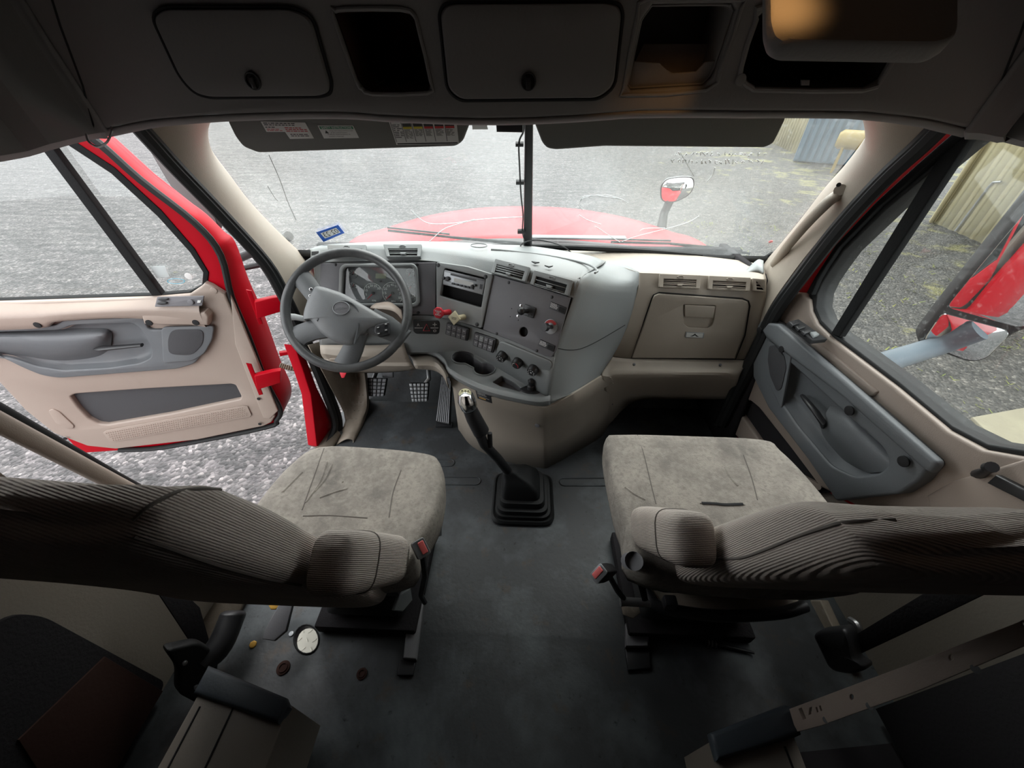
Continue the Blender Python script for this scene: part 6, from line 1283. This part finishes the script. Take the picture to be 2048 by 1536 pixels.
for x in (-.745, -.665): MB().box((x, -.18, .2855), (.003, .76, .003)).build('seam', M['hole'], lc_)
rcx = thing('bunk_cabinet', (.75, -.1, 0), 'tan cabinet with dark rail on the passenger side under the metal bracket', 'cabinet', 'cabinets behind the seats')
prism([(.47, .15), (.61, .19), (.60, -.6), (.47, -.6)], .0, .05, 'toe_kick', M['carpet'], rcx)
prism([(.445, .185), (.632, .235), (.612, -.6), (.425, -.6)], .05, .285, 'body', M['panel_dark'], rcx)
prism([(.437, .195), (.437, .150), (.625, .195), (.642, .20), (.645, .25), (.63, .252)], .268, .302, 'rail', M['blue_grey'], rcx, 'dark blue grey rail', .010)
MB().box((.600, -.2, .2855), (.004, .76, .003)).build('seam', M['hole'], rcx)
# passenger side: metal bracket, retractor, webbing, rod
BR = F3(Z(1584, 1432, .31), X(2048, 1262, .76), Z(1602, 1478, .30))
bt = thing('bunk_bracket', BR.hit(1800, 1350), 'long slotted tan metal bracket behind the passenger seat', 'bracket')
MB().pp(BR, [(1578, 1418), (1800, 1335), (2048, 1240), (2200, 1180), (2200, 1230), (2048, 1292), (1840, 1380), (1640, 1452), (1592, 1464)], [[(1597, 1418), (1603, 1415), (1612, 1437), (1606, 1440)], [(1619, 1416), (1624, 1413), (1622, 1428), (1617, 1430)], [(1631, 1415), (1634, 1414), (1637, 1424), (1634, 1425)], [(1638, 1412), (1641, 1411), (1644, 1421), (1641, 1422)], circ((1703, 1394), 4, 10, 6), circ((1902, 1315), 5, 10, 6), circ((2046, 1247), 4, 10, 6)], d=.006, bev=.001).build('flange', M['beige'], bt)
MB().pp(BR, [(1580, 1420), (1600, 1412), (1612, 1458), (1594, 1464)], d=.03, off=-.006, bev=.002).build('end_block', M['beige'], bt)
for a, b in ((1739, 1412), (1652, 1440), (1951, 1338)): MB().tube([BR.h(a, b, -.03), BR.h(a, b, .0)], .006, 10).build('screw', M['silver'], bt)
rr3 = thing('seat_belt_retractor', (.9, .35, .15), 'black seat belt retractor cover low behind the passenger seat', 'seat belt retractor', 'seat belt retractors')
RF = F3(X(1640, 1270, .86), X(1672, 1340, .86), X(1700, 1260, .93)); RF = Frame(X(1675, 1300, .88), (-.85, -.35, .35))
o = [(1624, 1270), (1636, 1262), (1690, 1256), (1700, 1278), (1706, 1318), (1728, 1332), (1728, 1342), (1700, 1350), (1668, 1344), (1655, 1334)]
pts = rnd([RF.l(*p) for p in o], .012); bx = sum(p[0] for p in pts)/len(pts); by = sum(p[1] for p in pts)/len(pts); S = lambda k, h: [RF.w(bx+(a-bx)*k, by+(b-by)*k, h) for a, b in pts]
MB().rings([S(1, -.05), S(1, -.012), S(.96, -.002), S(.85, .004), S(.3, .006)]).build('cover', M['black'], rr3)
WB = Frame((1.0, .35, .5), (-1, -.1, 0))
MB().pp(Frame((.95, .35, .5), (-1, -.1, 0)), [(1690, 1282), (1706, 1314), (1800, 1270), (1900, 1222), (2048, 1150), (2200, 1080), (2200, 1010), (2048, 1080), (1900, 1155), (1800, 1215)], d=.004, bev=.001).build('belt_webbing', M['carpet'], rr3, 'wide black belt webbing')
MB().tube(cr([X(1700, 1240, .97), X(1714, 1250, .97), X(1718, 1266, .97)], 4), .010, 8).build('belt_tongue', M['steel'], rr3)
MB().pp(Frame((1.03, .35, .3), (-1, 0, 0)), [(1608, 1200), (1640, 1200), (1700, 1330), (1640, 1400), (1598, 1230)], d=.03, bev=.006).build('trim_12', M['beige_dirty'], kind='structure', label='dirty tan lower wall trim behind the passenger seat')
rod = thing('rod', Z(1450, 1290, .01), 'thin dark steel rod lying on the floor behind the passenger seat', 'rod')
p, q = Z(1410, 1283, .012), Z(1508, 1306, .012); MB().tube([p, p.lerp(q, .25), p.lerp(q, .26), q], [.010, .010, .006, .004], 10).build('shaft', M['black'], rod)
for k in (.05, .12, .2): a = p.lerp(q, k); MB().tube([a, a+(q-p).normalized()*.004], .0112, 10).build('band', M['steel'], rod)
